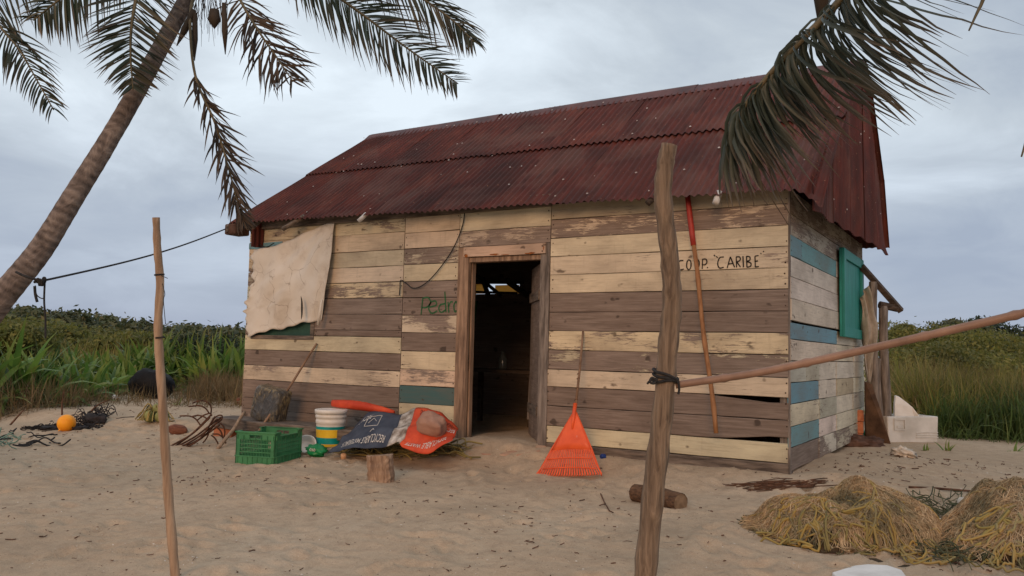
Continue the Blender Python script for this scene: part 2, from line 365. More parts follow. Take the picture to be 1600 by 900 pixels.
M_DRYGRASS = leafmat('dry_grass', [(.14, .09, .045), (.24, .165, .085), (.14, .12, .05)], .25, .8)
M_HEDGE = leafmat('scrub_leaves', [(.055, .075, .034), (.08, .10, .04), (.11, .12, .048), (.16, .145, .065)], .25, .6)
M_SHRUB = leafmat('shrub_leaves', [(.12, .135, .032), (.19, .195, .045), (.27, .245, .065)], .45, .6)
M_DKBUSH = leafmat('dark_bush_leaves', [(.016, .032, .014), (.028, .05, .02), (.05, .07, .028)], .25, .6)
M_NETROPE = leafmat('yellow_net_rope', [(.16, .14, .06), (.28, .225, .08), (.42, .29, .075), (.20, .16, .09)], .0, .8)
M_COIL = leafmat('yellow_coil_rope', [(.26, .21, .07), (.40, .30, .09), (.48, .31, .08), (.30, .26, .13)], .0, .8)
M_NETGREEN = leafmat('olive_net_rope', [(.045, .055, .03), (.09, .10, .05), (.15, .14, .075)], .0, .85)
M_NETTHREAD = leafmat('orange_net_thread', [(.36, .25, .15), (.48, .34, .21), (.34, .29, .19), (.56, .46, .32)], .1, .85)
def net_material():
    t = NT('patchy_net_thread'); ge = t.n('ShaderNodeNewGeometry'); f = t.noise(ge.outputs['Position'], 3.2, 4, .55); r = t.ramp(ge.outputs['Random Per Island'], [(0, (.55, .5, .45)), (1, (1.35, 1.3, 1.2))])
    c = t.ramp(f, [(.34, (.12, .115, .08)), (.45, (.28, .235, .155)), (.56, (.42, .32, .21)), (.68, (.47, .40, .29))]); t.base(t.mix(1.0, c, r, 'MULTIPLY'), .9, .15); return t.m
M_NETTHREAD = net_material()
M_NETBASE = simple('net_heap_core', (.018, .014, .009), (.085, .06, .035), 16, .95, .9)

# ------------------------------------------------------------------ ground sheet
def axis(lo, hi, step, far, ratio=1.16):
    a = list(np.arange(lo, hi+1e-6, step)); s = step; x = lo; left = []
    while x > -far: s *= ratio; x -= s; left.append(x)
    s = step; x = a[-1]; right = []
    while x < far: s *= ratio; x += s; right.append(x)
    return np.array(left[::-1]+a+right)
def build_ground():
    gx = axis(-9.0, 3.2, .04, 900); gy = axis(-6.2, 1.6, .04, 900)
    X, Y = np.meshgrid(gx, gy); Z = gz(X, Y)
    near = np.exp(-(np.maximum(0, np.abs(X+3)-6.5))**2)*np.exp(-(np.maximum(0, np.abs(Y+2.3)-4))**2)
    # trodden relief: pits and small heaps
    pits = np.zeros_like(Z); r = np.random.default_rng(3)
    for k in range(760):
        cx, cy = r.uniform(-9, 3.5), r.uniform(-6.3, .1); a = r.uniform(0, math.pi); l, wd = r.uniform(.09, .17), r.uniform(.04, .07); dp = r.uniform(.010, .036)
        i0, i1 = np.searchsorted(gx, [cx-.5, cx+.5]); j0, j1 = np.searchsorted(gy, [cy-.5, cy+.5])
        dx = X[j0:j1, i0:i1]-cx; dy = Y[j0:j1, i0:i1]-cy; u = (dx*math.cos(a)+dy*math.sin(a))/l; v = (-dx*math.sin(a)+dy*math.cos(a))/wd
        q = u*u+v*v; pits[j0:j1, i0:i1] += dp*(-np.exp(-q*1.6)+.55*np.exp(-(np.sqrt(q)-1.35)**2*5))
    Z = Z + near*(pits + .012*(vnoise(X*6, Y*6, 5)-.5) + .008*(vnoise(X*14, Y*14, 6)-.5))
    ny, nx = X.shape; v = np.stack([X, Y, Z], -1).reshape(-1, 3)
    i = np.arange(ny-1)[:, None]*nx+np.arange(nx-1)[None]; q = np.stack([i, i+1, i+nx+1, i+nx], -1).reshape(-1, 4)
    tag(np_obj('sandy_ground', v, q, M_SAND, smooth=True), kind='structure')
build_ground()

# ------------------------------------------------------------------ the hut
hut = tag(empty('plank_hut', (0, 0, 0)), 'weathered plank hut with patched cream boards and rusty red corrugated roof', 'hut')
CREAM = (.66, .55, .39); PALE = (.69, .61, .50); TEALP = (.06, .115, .125); BLUEP = (.145, .31, .36); GREYP = (.50, .45, .37); DCREAM = (.47, .38, .26)
nail_pts = []      # (point, normal)
def plank(x0, x1, z0, z1, color=CREAM, cov=.8, wall='front', off=0., t=.022, parent=None, topw=None, botw=None, tilt=0., segs=6, nails=True, gap=.003, name='plank', base=0.):
    Ln = x1-x0-.004; wd = z1-z0-2*gap; c = .003; v = []; f = []
    n = segs; 
    for i in range(n+1):
        s = i/n; jt = random.uniform(-.0025, .0025); jb = random.uniform(-.0025, .0025)
        a = jb + (botw(s) if botw else 0); b = wd + jt + (topw(s) if topw else 0); x = Ln*s; bow = 0.
        v += [(x, t, a), (x, c+bow, a), (x, bow, a+c), (x, bow, b-c), (x, c+bow, b), (x, t, b)]
    for i in range(n):
        for j in range(6):
            k = (j+1) % 6; f.append((i*6+j, (i+1)*6+j, (i+1)*6+k, i*6+k))
    f += [(0, 1, 2, 3, 4, 5), tuple(n*6+j for j in (5, 4, 3, 2, 1, 0))]
    if wall == 'front': loc = (x0+.002, base-off, z0+gap); rot = (0, -tilt, 0)
    elif wall == 'right': loc = (base+off, x0+.002, z0+gap); rot = (0, -tilt, math.pi/2)
    elif wall == 'left': loc = (base-off, x1-.002, z0+gap); rot = (0, tilt, -math.pi/2)
    else: loc = (x1-.002, base+off, z0+gap); rot = (0, tilt, math.pi)
    o = mesh_obj(name, v, f, MP, parent or hut, loc=loc, rot=rot)
    o.color = (*[min(1, q*random.uniform(.93, 1.05)) for q in color], cov)
    if nails and wall in ('front', 'right'):
        for xx in (.025, Ln-.025):
            for zz in (.25, .75):
                if random.random() < .8:
                    p = (x0+xx+random.uniform(-.01, .01), base-off-.001, z0+wd*zz) if wall == 'front' else (base+off+.001, x0+xx, z0+wd*zz)
                    nail_pts.append((Vector(p), wall))
    return o
def zf(px, py): return onY(px, py).z
# right-hand panel (13 boards)
XC0, XC1 = -2.375, -.006
zc_ = [2.43, 2.265, 2.071, 1.884, 1.696, 1.509, 1.317, 1.127, .935, .739, .567, .375, .177, .008]
spec = [(DCREAM, .78), (CREAM, .47), (CREAM, .80), (CREAM, .74), (CREAM, .82), (GREYP, .05), (GREYP, .02), (CREAM, .62), (CREAM, .38), (CREAM, .72), (GREYP, .0), (GREYP, .0), (CREAM, .88)]
for i, (c, cv) in enumerate(spec):
    tw = bw = None
    if i == 10: tw = lambda s: -.045*max(0, min(1, (s-.70)/.22))*(1 if s < .97 else .9)
    if i == 11: bw = lambda s: .05*max(0, min(1, (s-.74)/.2))
    plank(XC0 - (.03 if i > 8 else 0), XC1, zc_[i+1], zc_[i], c, cv, off=(0 if i in (3, 4) else random.uniform(-.004, .003)), topw=tw, botw=bw, segs=14 if tw or bw else 6)
o_ = MB(); o_.box((-2.5, .0, -.14), (.0, .14, .004)); bevel(o_.build('sill_beam', M_BEAM, hut), .012)
# left panel
XA0, XA1 = -6.862, -4.285
za_ = [2.56, 2.44, 2.24, 2.045, 1.858, 1.675, 1.492, 1.302, 1.115, 1.040, .852, .655, .469, .235, .10, -.03]
spA = [(CREAM, .66, 0), (CREAM, .80, 0), (CREAM, .86, 1), (CREAM, .84, 1), (CREAM, .58, 1), (GREYP, .04, 1), (GREYP, .0, 1), (GREYP, .0, 1), (CREAM, .84, 0), (GREYP, .0, 0), (CREAM, .70, 0), (GREYP, .0, 0), (GREYP, .0, 0), (GREYP, .02, 0)]
za_ = [2.46, 2.25, 2.045, 1.858, 1.675, 1.492, 1.302, 1.115, 1.040, .852, .655, .469, .24, .10, -.05]
WX0, WX1, WZ0, WZ1 = -6.70, -5.70, 1.04, 2.0
for i, (c, cv, cut) in enumerate(spA):
    z1, z0 = za_[i], za_[i+1]; dz = .0
    if z0 < WZ1-.02 and z1 > WZ0+.02:
        plank(WX1+.06, XA1, z0, z1, c, cv, off=random.uniform(-.004, .003)); plank(XA0, WX0-.05, z0, z1, random.choice((CREAM, GREYP)), .5, segs=2)
    else: plank(XA0, XA1, z0, z1, c, cv, off=random.uniform(-.004, .003))
plank(-6.862, -6.25, 2.15, 2.235, BLUEP, .9, off=.012, t=.012, segs=3)
win = empty('window'); win.parent = hut
for a, b in (((WX0-.05, -.012, WZ0-.05), (WX1+.06, .04, WZ0)), ((WX0-.05, -.012, WZ1), (WX1+.06, .04, WZ1+.05)), ((WX0-.05, -.012, WZ0), (WX0, .04, WZ1)), ((WX1, -.012, WZ0), (WX1+.06, .04, WZ1))):
    m = MB(); m.box(a, b); bevel(m.build('window_frame', M_BEAM, win), .005)
m = MB(); m.box((WX0, .03, WZ0), (WX1, .05, WZ1)); m.build('window_board', M_GREENPAINT, win)
# middle panel of short boards
XB0, XB1 = -4.28, -3.52
zb_ = [2.44] + [zf(670, q) for q in (362, 387, 412, 439, 465, 492.5, 520, 549, 578, 604, 632, 660)] + [-.03]
spB = [(CREAM, .86), (CREAM, .88), (CREAM, .45), (CREAM, .80), (GREYP, .03), (GREYP, .06), (CREAM, .58), (GREYP, .04), (CREAM, .76), (CREAM, .66), (TEALP, .9), (CREAM, .84), (GREYP, .0)]
for i, (c, cv) in enumerate(spB): plank(XB0, XB1, zb_[i+1], zb_[i], c, cv, segs=3, off=(0 if i in (4, 5) else random.uniform(-.004, .003)))
# above the door
plank(-3.515, -2.380, 2.205, 2.42, CREAM, .86, segs=3); plank(-3.515, -2.380, 2.03, 2.205, CREAM, .5, segs=3)
plank(-3.44, -2.42, 1.915, 2.028, (.58, .45, .30), .95, segs=3, off=.03, t=.02, name='lintel_board')
m = MB()
for (x, z, wx, wz) in ((-3.40, 1.93, .05, .045), (-3.05, 1.93, .16, .02), (-2.60, 1.925, .13, .025), (-2.44, 1.97, .014, .05), (-2.9, 1.922, .12, .010)):
    n = 14; ce = Vector((x, -.0325, z)); v = [ce]+[ce+Vector((math.cos(2*math.pi*k/n)*wx/2*random.uniform(.5, 1.2), 0, math.sin(2*math.pi*k/n)*wz/2*random.uniform(.5, 1.2))) for k in range(n)]
    m.add(v, [(0, 1+(k+1) % n, 1+k) for k in range(n)])
tag(m.build('rust_stains', M_RUSTSPOT, hut), kind='stuff')
# door frame + leaf
df = empty('door_frame'); df.parent = hut
for a, b in (((-3.515, -.02, -.12), (-3.375, .035, 2.028)), ((-3.374, .036, -.12), (-3.352, .10, 1.915)), ((-2.49, -.006, -.12), (-2.425, .10, 2.028)), ((-2.424, -.014, -.12), (-2.378, .06, 2.028)), ((-3.44, .0, 1.86), (-2.42, .10, 1.914))):
    m = MB(); m.box(a, b); o = m.build('jamb' if a[2] < 0 else 'head', M_FRAME if a[0] < -3 else M_BEAMV, df); bevel(o, .006)
leaf = empty('door', (-2.50, .06, -.05), math.radians(127.5)); leaf.parent = hut
for k in range(4):
    m = MB(); m.box((k*.185, -.012, 0), (k*.185+.182, .012, 1.88)); o = m.build('plank', MP, leaf); o.color = (.3, .25, .2, .1); o.rotation_euler = (0, 0, 0)
for z in (.3, 1.5):
    m = MB(); m.box((.02, .0125, z), (.72, .035, z+.1)); m.build('batten', M_BEAM, leaf)
m = MB(); m.box((-3.5, -.02, -.14), (-2.4, .12, -.035)); bevel(m.build('threshold', M_BEAM, hut), .01)
pl = [(-3.62, -.42), (-3.2, -.52), (-2.85, -.46), (-2.5, -.36), (-2.34, -.2), (-2.36, .0), (-3.5, .0), (-3.66, -.15)]; m = MB(); k_ = len(pl)
m.add([(a, b, float(gz(a, b))-.06) for a, b in pl]+[(a*.99-.03, b*.92, float(gz(a, b))+.022) for a, b in pl], [tuple(range(k_, 2*k_))]+[(i, (i+1) % k_, k_+(i+1) % k_, k_+i) for i in range(k_)])
bevel(m.build('doorstep', simple('worn_red_cement', (.30, .12, .07), (.46, .30, .20), 5, .95, .5, lo=.3, hi=.6), hut), .02)
# top plate under the eave, left two thirds
m = MB(); m.box((-6.95, -.045, 2.40), (-2.36, -.004, 2.53)); bevel(m.build('wall_plate', M_BEAM, hut), .008)
# corner posts
for x, y in ((-.09, .03), (-6.84, .03), (-.09, 3.95), (-6.84, 3.95)):
    m = MB(); m.box((x, y, -.15), (x+.08, y+.08, 2.4)); m.build('corner_post', M_BEAMV, hut)
m = MB(); m.box((-.012, -.004, -.14), (.004, .03, 2.36)); m.build('corner_strip', M_BEAMV, hut)
# right-hand wall
def prow(z0, z1, splits):
    y = 0.
    for ye, c, cv in splits:
        plank(y, ye, z0, z1, c, cv, 'right', off=random.uniform(-.005, .005), segs=3, base=.004); y = ye
YE = 4.06
prow(2.18, 2.40, [(YE, GREYP, .5)]); prow(1.988, 2.18, [(YE, GREYP, .62)])
prow(1.805, 1.988, [(.45, BLUEP, .86), (2.2, BLUEP, .93), (YE, PALE, .8)]); prow(1.62, 1.805, [(YE, PALE, .92)]); prow(1.43, 1.62, [(YE, PALE, .86)])
plank(0, YE, 1.235, 1.43, PALE, .93, 'right', off=.012, base=.004, segs=8, t=.03)
prow(1.072, 1.222, [(2.2, BLUEP, .90), (YE, PALE, .85)]); prow(.885, 1.072, [(2.2, PALE, .8), (3.3, PALE, .88), (YE, PALE, .8)])
prow(.697, .885, [(.62, GREYP, .8), (1.25, GREYP, .72), (2.15, PALE, .97), (3.26, PALE, .93), (YE, PALE, .9)])
prow(.512, .697, [(1.22, BLUEP, .90), (2.15, PALE, .86), (3.24, DCREAM, .8), (YE, PALE, .8)])
prow(.318, .512, [(1.22, CREAM, .74), (2.14, GREYP, .72), (3.22, PALE, .82), (YE, GREYP, .75)])
prow(.14, .318, [(1.22, BLUEP, .88), (2.13, PALE, .86), (3.22, PALE, .88), (YE, PALE, .8)])
prow(-.06, .138, [(1.2, GREYP, .05), (2.1, PALE, .55), (YE, GREYP, .5)])
sh = empty('shutter'); sh.parent = hut
for k in range(3):
    m = MB(); m.box((.03, 2.22+k*.46, 1.16), (.055, 2.22+k*.46+.455, 2.14)); bevel(m.build('board', M_TEAL, sh), .004)
for a, b in (((.056, 2.22, 1.16), (.085, 2.34, 2.14)), ((.056, 3.47, 1.16), (.085, 3.59, 2.14)), ((.056, 2.34, 1.16), (.08, 3.47, 1.27)), ((.056, 2.34, 2.03), (.08, 3.47, 2.14))):
    m = MB(); m.box(a, b); bevel(m.build('frame_rail', M_TEAL, sh), .004)
# left and back walls
for i in range(13):
    z0 = -.06+i*.19
    plank(.03, 4.06, z0-.01, z0+.20, random.choice((CREAM, GREYP)), .5, 'left', base=-6.866-.024*(i % 2), nails=False, segs=2)
    if abs(z0-(-.06+.19*10)) < .01:      # slot high in the back wall
        plank(-6.86, -6.0, z0, z0+.19, GREYP, .1, 'back', base=4.06, nails=False, segs=2); plank(-5.15, 0, z0, z0+.19, GREYP, .1, 'back', base=4.06, nails=False, segs=2)
    else: plank(-6.86, 0, z0-(.012 if i else .2), z0+.19+.012, GREYP, .1, 'back', base=4.06+.024*(i % 2), nails=False, segs=2)
m = MB(); m.box((-6.0, 4.045, 1.855), (-5.80, 4.05, 2.02)); m.build('fibreglass_pane', M_YELPANE, hut)
m = MB(); m.box((-5.62, 4.045, 1.85), (-5.16, 4.05, 1.99)); m.build('fibreglass_pane', M_YELPANE, hut)
for a, b, r in (((-6.05, 3.88, 1.88), (-5.1, 3.88, 1.84), .022), ((-5.75, 3.85, 2.1), (-5.62, 3.85, 1.8), .04), ((-5.3, 3.86, 2.05), (-4.9, 3.86, 1.8), .05), ((-6.1, 3.9, 2.04), (-5.0, 3.9, 2.01), .03)):
    m = MB(); m.tube([a, b], r, 6); m.build('brace', M_DARKWOOD, hut)
m = MB(); m.tube([(-6.0, 3.9, 2.22), (-5.4, 3.9, 1.8)], .03, 6); m.build('brace', M_DARKWOOD, hut)
# roof -----------------------------------------------------------------
PIT = .076
def sheet(O, ex, ev, Wd, Ln, lift=0., rag=.012, droop=None, name='roof_sheet', rows=6, ph=0.):
    O = Vector(O); ex = Vector(ex).normalized(); ev = Vector(ev).normalized(); en = ex.cross(ev).normalized()
    n = int(Wd/PIT*6); v = []; sag = random.uniform(-.006, .004); sk = random.uniform(-.004, .004); r1 = [random.uniform(-rag, rag) for _ in range(n//10+2)]
    for j in range(rows+1):
        t = j/rows
        for i in range(n+1):
            u = Wd*i/n; h = .0125*math.sin(2*math.pi*(u/PIT+ph)) + lift + sag*math.sin(math.pi*t) + .004*math.sin(u*5+j)
            e = (r1[i//10]*(1-i % 10/10)+r1[i//10+1]*(i % 10/10))
            p = ex*u + ev*(Ln*t + (e if j == 0 else 0) + sk*u) + en*h
            if droop: p = p + droop(u/Wd, t)
            v.append(p)
    f = [(j*(n+1)+i, j*(n+1)+i+1, (j+1)*(n+1)+i+1, (j+1)*(n+1)+i) for j in range(rows) for i in range(n)]
    o = mesh_obj(name, v, f, M_ROOF, hut, True, loc=O); return en
def eave(x): return 2.50 + (x+6.6)*(-.02)-.035
def ridgeY(x): return 2.05
def ridge(x): return 4.12
roofpts = []
XS = np.linspace(-7.02, .27, 10)
for i in range(9):
    xa, xb = float(XS[i]), float(XS[i+1])
    for row in (1, 0):
        y0, z0 = -.24, eave((xa+xb)/2)
        ev = Vector((0, ridgeY(0)-y0, ridge(0)-z0)); FL = ev.length; evn = ev.normalized(); ex = Vector((xb-xa, 0, eave(xb)-eave(xa) if row == 0 else 0))
        dr = None
        if i == 0: dr = (lambda r_: (lambda u, t: Vector(((1-u)*.36*((0 if r_ == 0 else .5)+t*.52), 0, 0))))(row)
        if i == 8 and row == 0: dr = lambda u, t: Vector((0, 0, -.17*max(0, (u-.72)/.28)**1.5*(1-t)**2))
        lo = .0 if row == 0 else FL*.50
        ln = FL*.55 if row == 0 else FL*.505
        O = Vector((xa, y0, z0))+evn*lo
        O.z = (eave(xa) if row == 0 else O.z)
        en = sheet(O, ex, ev, ex.length+.05, ln, lift=(.0015*(i % 2)+(.022 if row else 0)), ph=xa/PIT, droop=dr, rag=.018 if row == 0 else .012)
        for q in range(random.randint(3, 6)):
            u = (round(random.uniform(.05, .95)*ex.length/PIT)+.25)*PIT; vv = random.choice((.1, .35, .62, .9))*ln + random.uniform(-.03, .03)
            roofpts.append((O+ex.normalized()*u+evn*vv+en*(.014+(.022 if row else 0)), en))
# back slope, a little bellied, two sheets deep
prof = [(2.05, 4.12), (2.9, 4.02), (3.86, 3.16), (4.28, 2.38)]
for i in range(9):
    xa, xb = float(XS[i]), float(XS[i+1])
    if i == 0: xa = -6.66
    for (ya, za), (yb, zb) in zip(prof[:-1], prof[1:]):
        sheet((xb+.03, yb, zb), (-1, 0, 0), (0, ya-yb, za-zb), xb-xa+.06, math.hypot(ya-yb, za-zb)+.03, rows=2)
# gable cladding on the right: vertical corrugated sheets with a drooping lower edge
def gable(x, sgn, y0=-.2, y1=4.22):
    ys = np.linspace(y0, y1, 6)
    def top(y):
        pr = [(-.24, 2.36), (2.05, 4.12)] + prof[1:]
        return float(np.interp(y, [a for a, b in pr], [b for a, b in pr]))-.02
    for k in range(5):
        ya, yb = float(ys[k]), float(ys[k+1])+.04; n = int((yb-ya)/PIT*6); v = []; rows = 5
        for j in range(rows+1):
            for i in range(n+1):
                y = ya+(yb-ya)*i/n; zb = 2.17+.09*sstep(0, 4.2, y)+.02*math.sin(k*7)+.015*math.sin(y*9); zt = max(top(min(y, 4.2)), zb+.03); t = j/rows
                v.append((sgn*(.0095*math.sin(2*math.pi*y/PIT)+.006*(k % 2)+.05*(1-t)**2*float(sstep(1.5, 4, y))), y, zb+(zt-zb)*t))
        f = [(j*(n+1)+i, j*(n+1)+i+1, (j+1)*(n+1)+i+1, (j+1)*(n+1)+i) for j in range(rows) for i in range(n)]
        mesh_obj('gable_sheet', v, f, M_ROOF, hut, True, loc=(x, 0, 0))
    for q in range(12):
        y = random.uniform(0, 4.1); z = random.uniform(2.3, top(y)-.1) if top(y) > 2.5 else 2.3
        if sgn > 0: roofpts.append((Vector((x+.018, y, z)), Vector((1, 0, 0))))
gable(.235, 1); gable(-6.60, -1)
# barge boards on the left rake (frayed)
m = MB(); m.add([(-7.03, -.26, 2.36), (-6.67, 2.05, 4.02), (-6.67, 2.05, 4.10), (-7.03, -.26, 2.44), (-7.0, -.26, 2.36), (-6.64, 2.05, 4.02), (-6.64, 2.05, 4.10), (-7.0, -.26, 2.44)], [(0, 1, 2, 3), (4, 7, 6, 5), (0, 4, 5, 1), (3, 2, 6, 7), (0, 3, 7, 4)])
m.build('barge_board', M_BEAM, hut)
m = MB(); m.box((-7.08, -.24, 2.33), (-6.87, .0, 2.47)); o = m.build('eave_block', M_BRCLOTH, hut); bevel(o, .02)
# ridge caps: overlapping folded sheets
rc = [-6.62, -5.5, -4.36, -2.98, -1.57, .3]
for k in range(5):
    xa, xb = rc[k]-.04, rc[k+1]+.04; up = .006*(k % 2)+.03; hz = 4.118+random.uniform(-.004, .006); v = []
    for x, dz in ((xa, random.uniform(-.004, .004)), (xb, random.uniform(.0, .016))):
        v += [(x, 2.05-.17, hz-.13+up), (x, 2.05-.05, hz-.02+up+dz), (x, 2.05+.02, hz+.012+up+dz), (x, 2.05+.2, hz-.03+up)]
    o = mesh_obj('ridge_cap', v, [(0, 4, 5, 1), (1, 5, 6, 2), (2, 6, 7, 3)], M_CAP, hut); solid(o, .004)
def dots(name, pts, r, h, mat_, parent, n=7):
    m = MB()
    for p, nn in pts:
        nn = Vector(nn); a = nn.orthogonal().normalized(); b = nn.cross(a); rr = r*random.uniform(.7, 1.25)
        v = [p+a*math.cos(2*math.pi*k/n)*rr+b*math.sin(2*math.pi*k/n)*rr for k in range(n)]+[p+nn*h]
        m.add(v, [(k, (k+1) % n, n) for k in range(n)])
    return tag(m.build(name, mat_, parent, True), kind='stuff')
dots('roofing_washers', roofpts, .011, .010, M_NAILCAP, hut)
dots('board_nails', [(p, (0, -1, 0) if w_ == 'front' else (1, 0, 0)) for p, w_ in nail_pts], .0072, .002, M_IRON, hut, 6)
# pole ends poking out beneath the eave
for (qx, qy), (rx, ry), mt, r in (((442, 358), (475, 338), M_BEAM, .028), ((560, 346), (573, 334), M_PIPE, .026), ((1012, 318), (1024, 306), M_DARKWOOD, .03), ((1118, 318), (1124, 300), M_PIPE, .03)):
    a = onY(qx, qy, -.24); b = onY(rx, ry, -.18); m = MB(); m.tube([a, a.lerp(b, .5), b], r, 10); m.build('pole_end', mt, hut, True)
# lettering
def strokes(name, groups, wd, mt, label, y=-.0035):
    root = empty(name); root.parent = hut; tag(root, label)
    for polys in groups: letter(polys, wd, mt, y, root)
def letter(polys, wd, mt, y, root):
    m = MB()
    for pl in polys:
        P = [np.array((*onY(a, b, 0), )) for a, b in pl]; P = [np.array((p[0], 0, p[2])) for p in P]
        if len(P) > 2: P = cat(P, len(P)*5)
        P = [Vector((p[0], y, p[2])) for p in P]; k = len(P); v = []
        for i in range(k):
            t = (P[min(i+1, k-1)]-P[max(i-1, 0)]).normalized(); nrm = Vector((-t.z, 0, t.x)); r = wd*random.uniform(.42, .58)
            v += [P[i]+nrm*r, P[i]-nrm*r]
        m.add(v, [(2*i, 2*i+1, 2*i+3, 2*i+2) for i in range(k-1)])
    m.build('painted_letter', mt, root)
def grp(polys, sizes):
    o = []; k = 0
    for q in sizes: o.append(polys[k:k+q]); k += q
    return o
def cvt(polys, ox, oy, s): return [[(ox+a/s, oy+b/s) for a, b in pl] for pl in polys]
strokes('painted_lettering', grp(cvt([[(872,508),(848,512),(838,540),(848,566),(875,562)], [(905,502),(894,520),(893,550),(905,566),(918,550),(918,515),(905,502)], [(955,498),(944,530),(955,560),(968,545),(970,515),(955,498)],
  [(992,498),(989,562)], [(992,500),(1012,500),(1019,518),(1008,534),(990,535)], [(1019,552),(1026,553)], [(1062,473),(1071,482)], [(1077,482),(1086,491)],
  [(1124,486),(1100,490),(1088,515),(1088,540),(1100,556),(1124,550)], [(1145,556),(1165,485)], [(1165,485),(1192,551)], [(1152,530),(1184,527)], [(1204,552),(1202,485)], [(1202,485),(1224,487),(1226,506),(1205,518)], [(1205,516),(1228,549)],
  [(1244,481),(1247,551)], [(1269,551),(1266,481)], [(1266,482),(1286,486),(1287,505),(1268,514)], [(1268,514),(1293,525),(1291,544),(1269,551)], [(1319,481),(1321,549)], [(1342,477),(1319,481)], [(1319,514),(1338,511)], [(1321,549),(1344,546)],
  [(1353,466),(1359,463)], [(1369,454),(1376,450)]], 850, 280, 4), [1, 1, 1, 2, 1, 1, 1, 1, 3, 3, 1, 3, 4, 1, 1]), .0115, M_BLACKINK, 'black hand-painted capital letters on cream board')
strokes('painted_lettering', grp(cvt([[(1337,735),(1325,852)], [(1337,738),(1372,733),(1392,765),(1365,800),(1330,803)], [(1385,800),(1430,785),(1424,757),(1392,768),(1378,810),(1400,842),(1438,826)], [(1490,692),(1494,760),(1498,835)],
  [(1492,775),(1458,785),(1448,815),(1466,836),(1496,818)], [(1512,762),(1518,838)], [(1516,795),(1530,765),(1546,763)], [(1566,758),(1553,790),(1560,832),(1578,815),(1576,775),(1566,758)]], 360, 300, 4.444), [2, 1, 2, 2, 1]), .017, M_GREENINK, 'green hand-painted name on grey boards')

# things inside the doorway
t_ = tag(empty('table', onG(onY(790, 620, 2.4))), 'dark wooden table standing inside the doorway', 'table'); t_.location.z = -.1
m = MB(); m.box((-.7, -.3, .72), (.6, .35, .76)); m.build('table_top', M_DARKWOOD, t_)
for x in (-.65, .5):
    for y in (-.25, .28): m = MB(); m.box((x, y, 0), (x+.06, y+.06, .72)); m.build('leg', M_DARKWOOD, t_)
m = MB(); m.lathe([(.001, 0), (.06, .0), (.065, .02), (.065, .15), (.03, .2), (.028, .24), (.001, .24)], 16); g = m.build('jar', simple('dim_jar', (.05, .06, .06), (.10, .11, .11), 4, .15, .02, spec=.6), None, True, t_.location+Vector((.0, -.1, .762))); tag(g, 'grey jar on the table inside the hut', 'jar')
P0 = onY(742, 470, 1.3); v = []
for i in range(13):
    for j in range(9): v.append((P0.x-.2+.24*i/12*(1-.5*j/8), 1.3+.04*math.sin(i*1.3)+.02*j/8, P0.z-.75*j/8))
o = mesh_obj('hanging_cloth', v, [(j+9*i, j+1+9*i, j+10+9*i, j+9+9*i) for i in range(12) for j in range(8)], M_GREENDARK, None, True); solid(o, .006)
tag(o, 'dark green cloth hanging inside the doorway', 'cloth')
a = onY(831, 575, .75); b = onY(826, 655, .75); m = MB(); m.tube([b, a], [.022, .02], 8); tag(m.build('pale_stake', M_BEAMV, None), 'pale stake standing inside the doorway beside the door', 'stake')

# ------------------------------------------------------------------ cloth hung over the window
def cloth_grid(name, corners, nu, nv, disp, mt, parent=None, thick=.003):
    """corners(u, v) -> point ; disp(u, v) -> offset vector"""
    v = []
    for j in range(nv+1):
        for i in range(nu+1):
            u, w_ = i/nu, j/nv; v.append(Vector(corners(u, w_))+Vector(disp(u, w_)))
    o = mesh_obj(name, v, [(j*(nu+1)+i, j*(nu+1)+i+1, (j+1)*(nu+1)+i+1, (j+1)*(nu+1)+i) for j in range(nv) for i in range(nu)], mt, parent, True)
    if thick: solid(o, thick)
    return o
def poly_at(pts, t):
    k = [0]
    for a, b in zip(pts[:-1], pts[1:]): k.append(k[-1]+math.dist(a, b))
    s_ = t*k[-1]
    return (np.interp(s_, k, [p[0] for p in pts]), np.interp(s_, k, [p[1] for p in pts]))
t_top = [(397, 391), (430, 384), (470, 368), (521, 344)]
t_bot = [(386, 525), (430, 515), (470, 506), (499, 500)]
t_left = [(397, 391), (393, 402), (396, 415), (392, 428), (396, 441), (389, 452), (391, 462), (383, 472), (386, 482), (379, 487), (384, 493), (383, 505), (386, 525)]
t_right = [(521, 344), (517, 380), (511, 430), (503, 480), (499, 500)]
def tarp_pt(u, v):
    a, b, c, d = poly_at(t_top, u), poly_at(t_bot, u), poly_at(t_left, v), poly_at(t_right, v)
    c0, c1, c2, c3 = t_top[0], t_top[-1], t_bot[0], t_bot[-1]
    q = [(1-v)*a[k]+v*b[k]+(1-u)*c[k]+u*d[k]-((1-u)*(1-v)*c0[k]+u*(1-v)*c1[k]+(1-u)*v*c2[k]+u*v*c3[k]) for k in (0, 1)]
    q[1] += v**6*(1.2*math.sin(u*31)+1.2*math.sin(u*13+1)); q[0] += (1-u)**8*2*math.sin(v*60)
    y = -.05-.07*math.sin(math.pi*min(1, v*1.05))*(.4+.6*u)
    return onY(q[0], q[1], y)
def tarp_d(u, v):
    w_ = .010*math.sin((u*5-v*2.2)*2.4)*(1-v*.3)+.010*math.sin(u*23+v*6)+.012*(float(vnoise(u*5, v*6, 9))-.5)+.005*(float(vnoise(u*14, v*15, 4))-.5)
    an = math.atan2(v*1.05+.02, 1.02-u); w_ += .016*math.sin(an*15)*min(1, math.hypot(1-u, v)*2.2)*(1-.5*math.hypot(1-u, v)/1.4)
    w_ += -.05*math.exp(-((u-.95)/.05)**2)*v
    return (0, -w_, 0)
tarp = cloth_grid('window_tarp', tarp_pt, 46, 44, tarp_d, M_TARP)
tag(tarp, 'tattered off-white tarp hung slantwise over the left window of the hut', 'tarp')
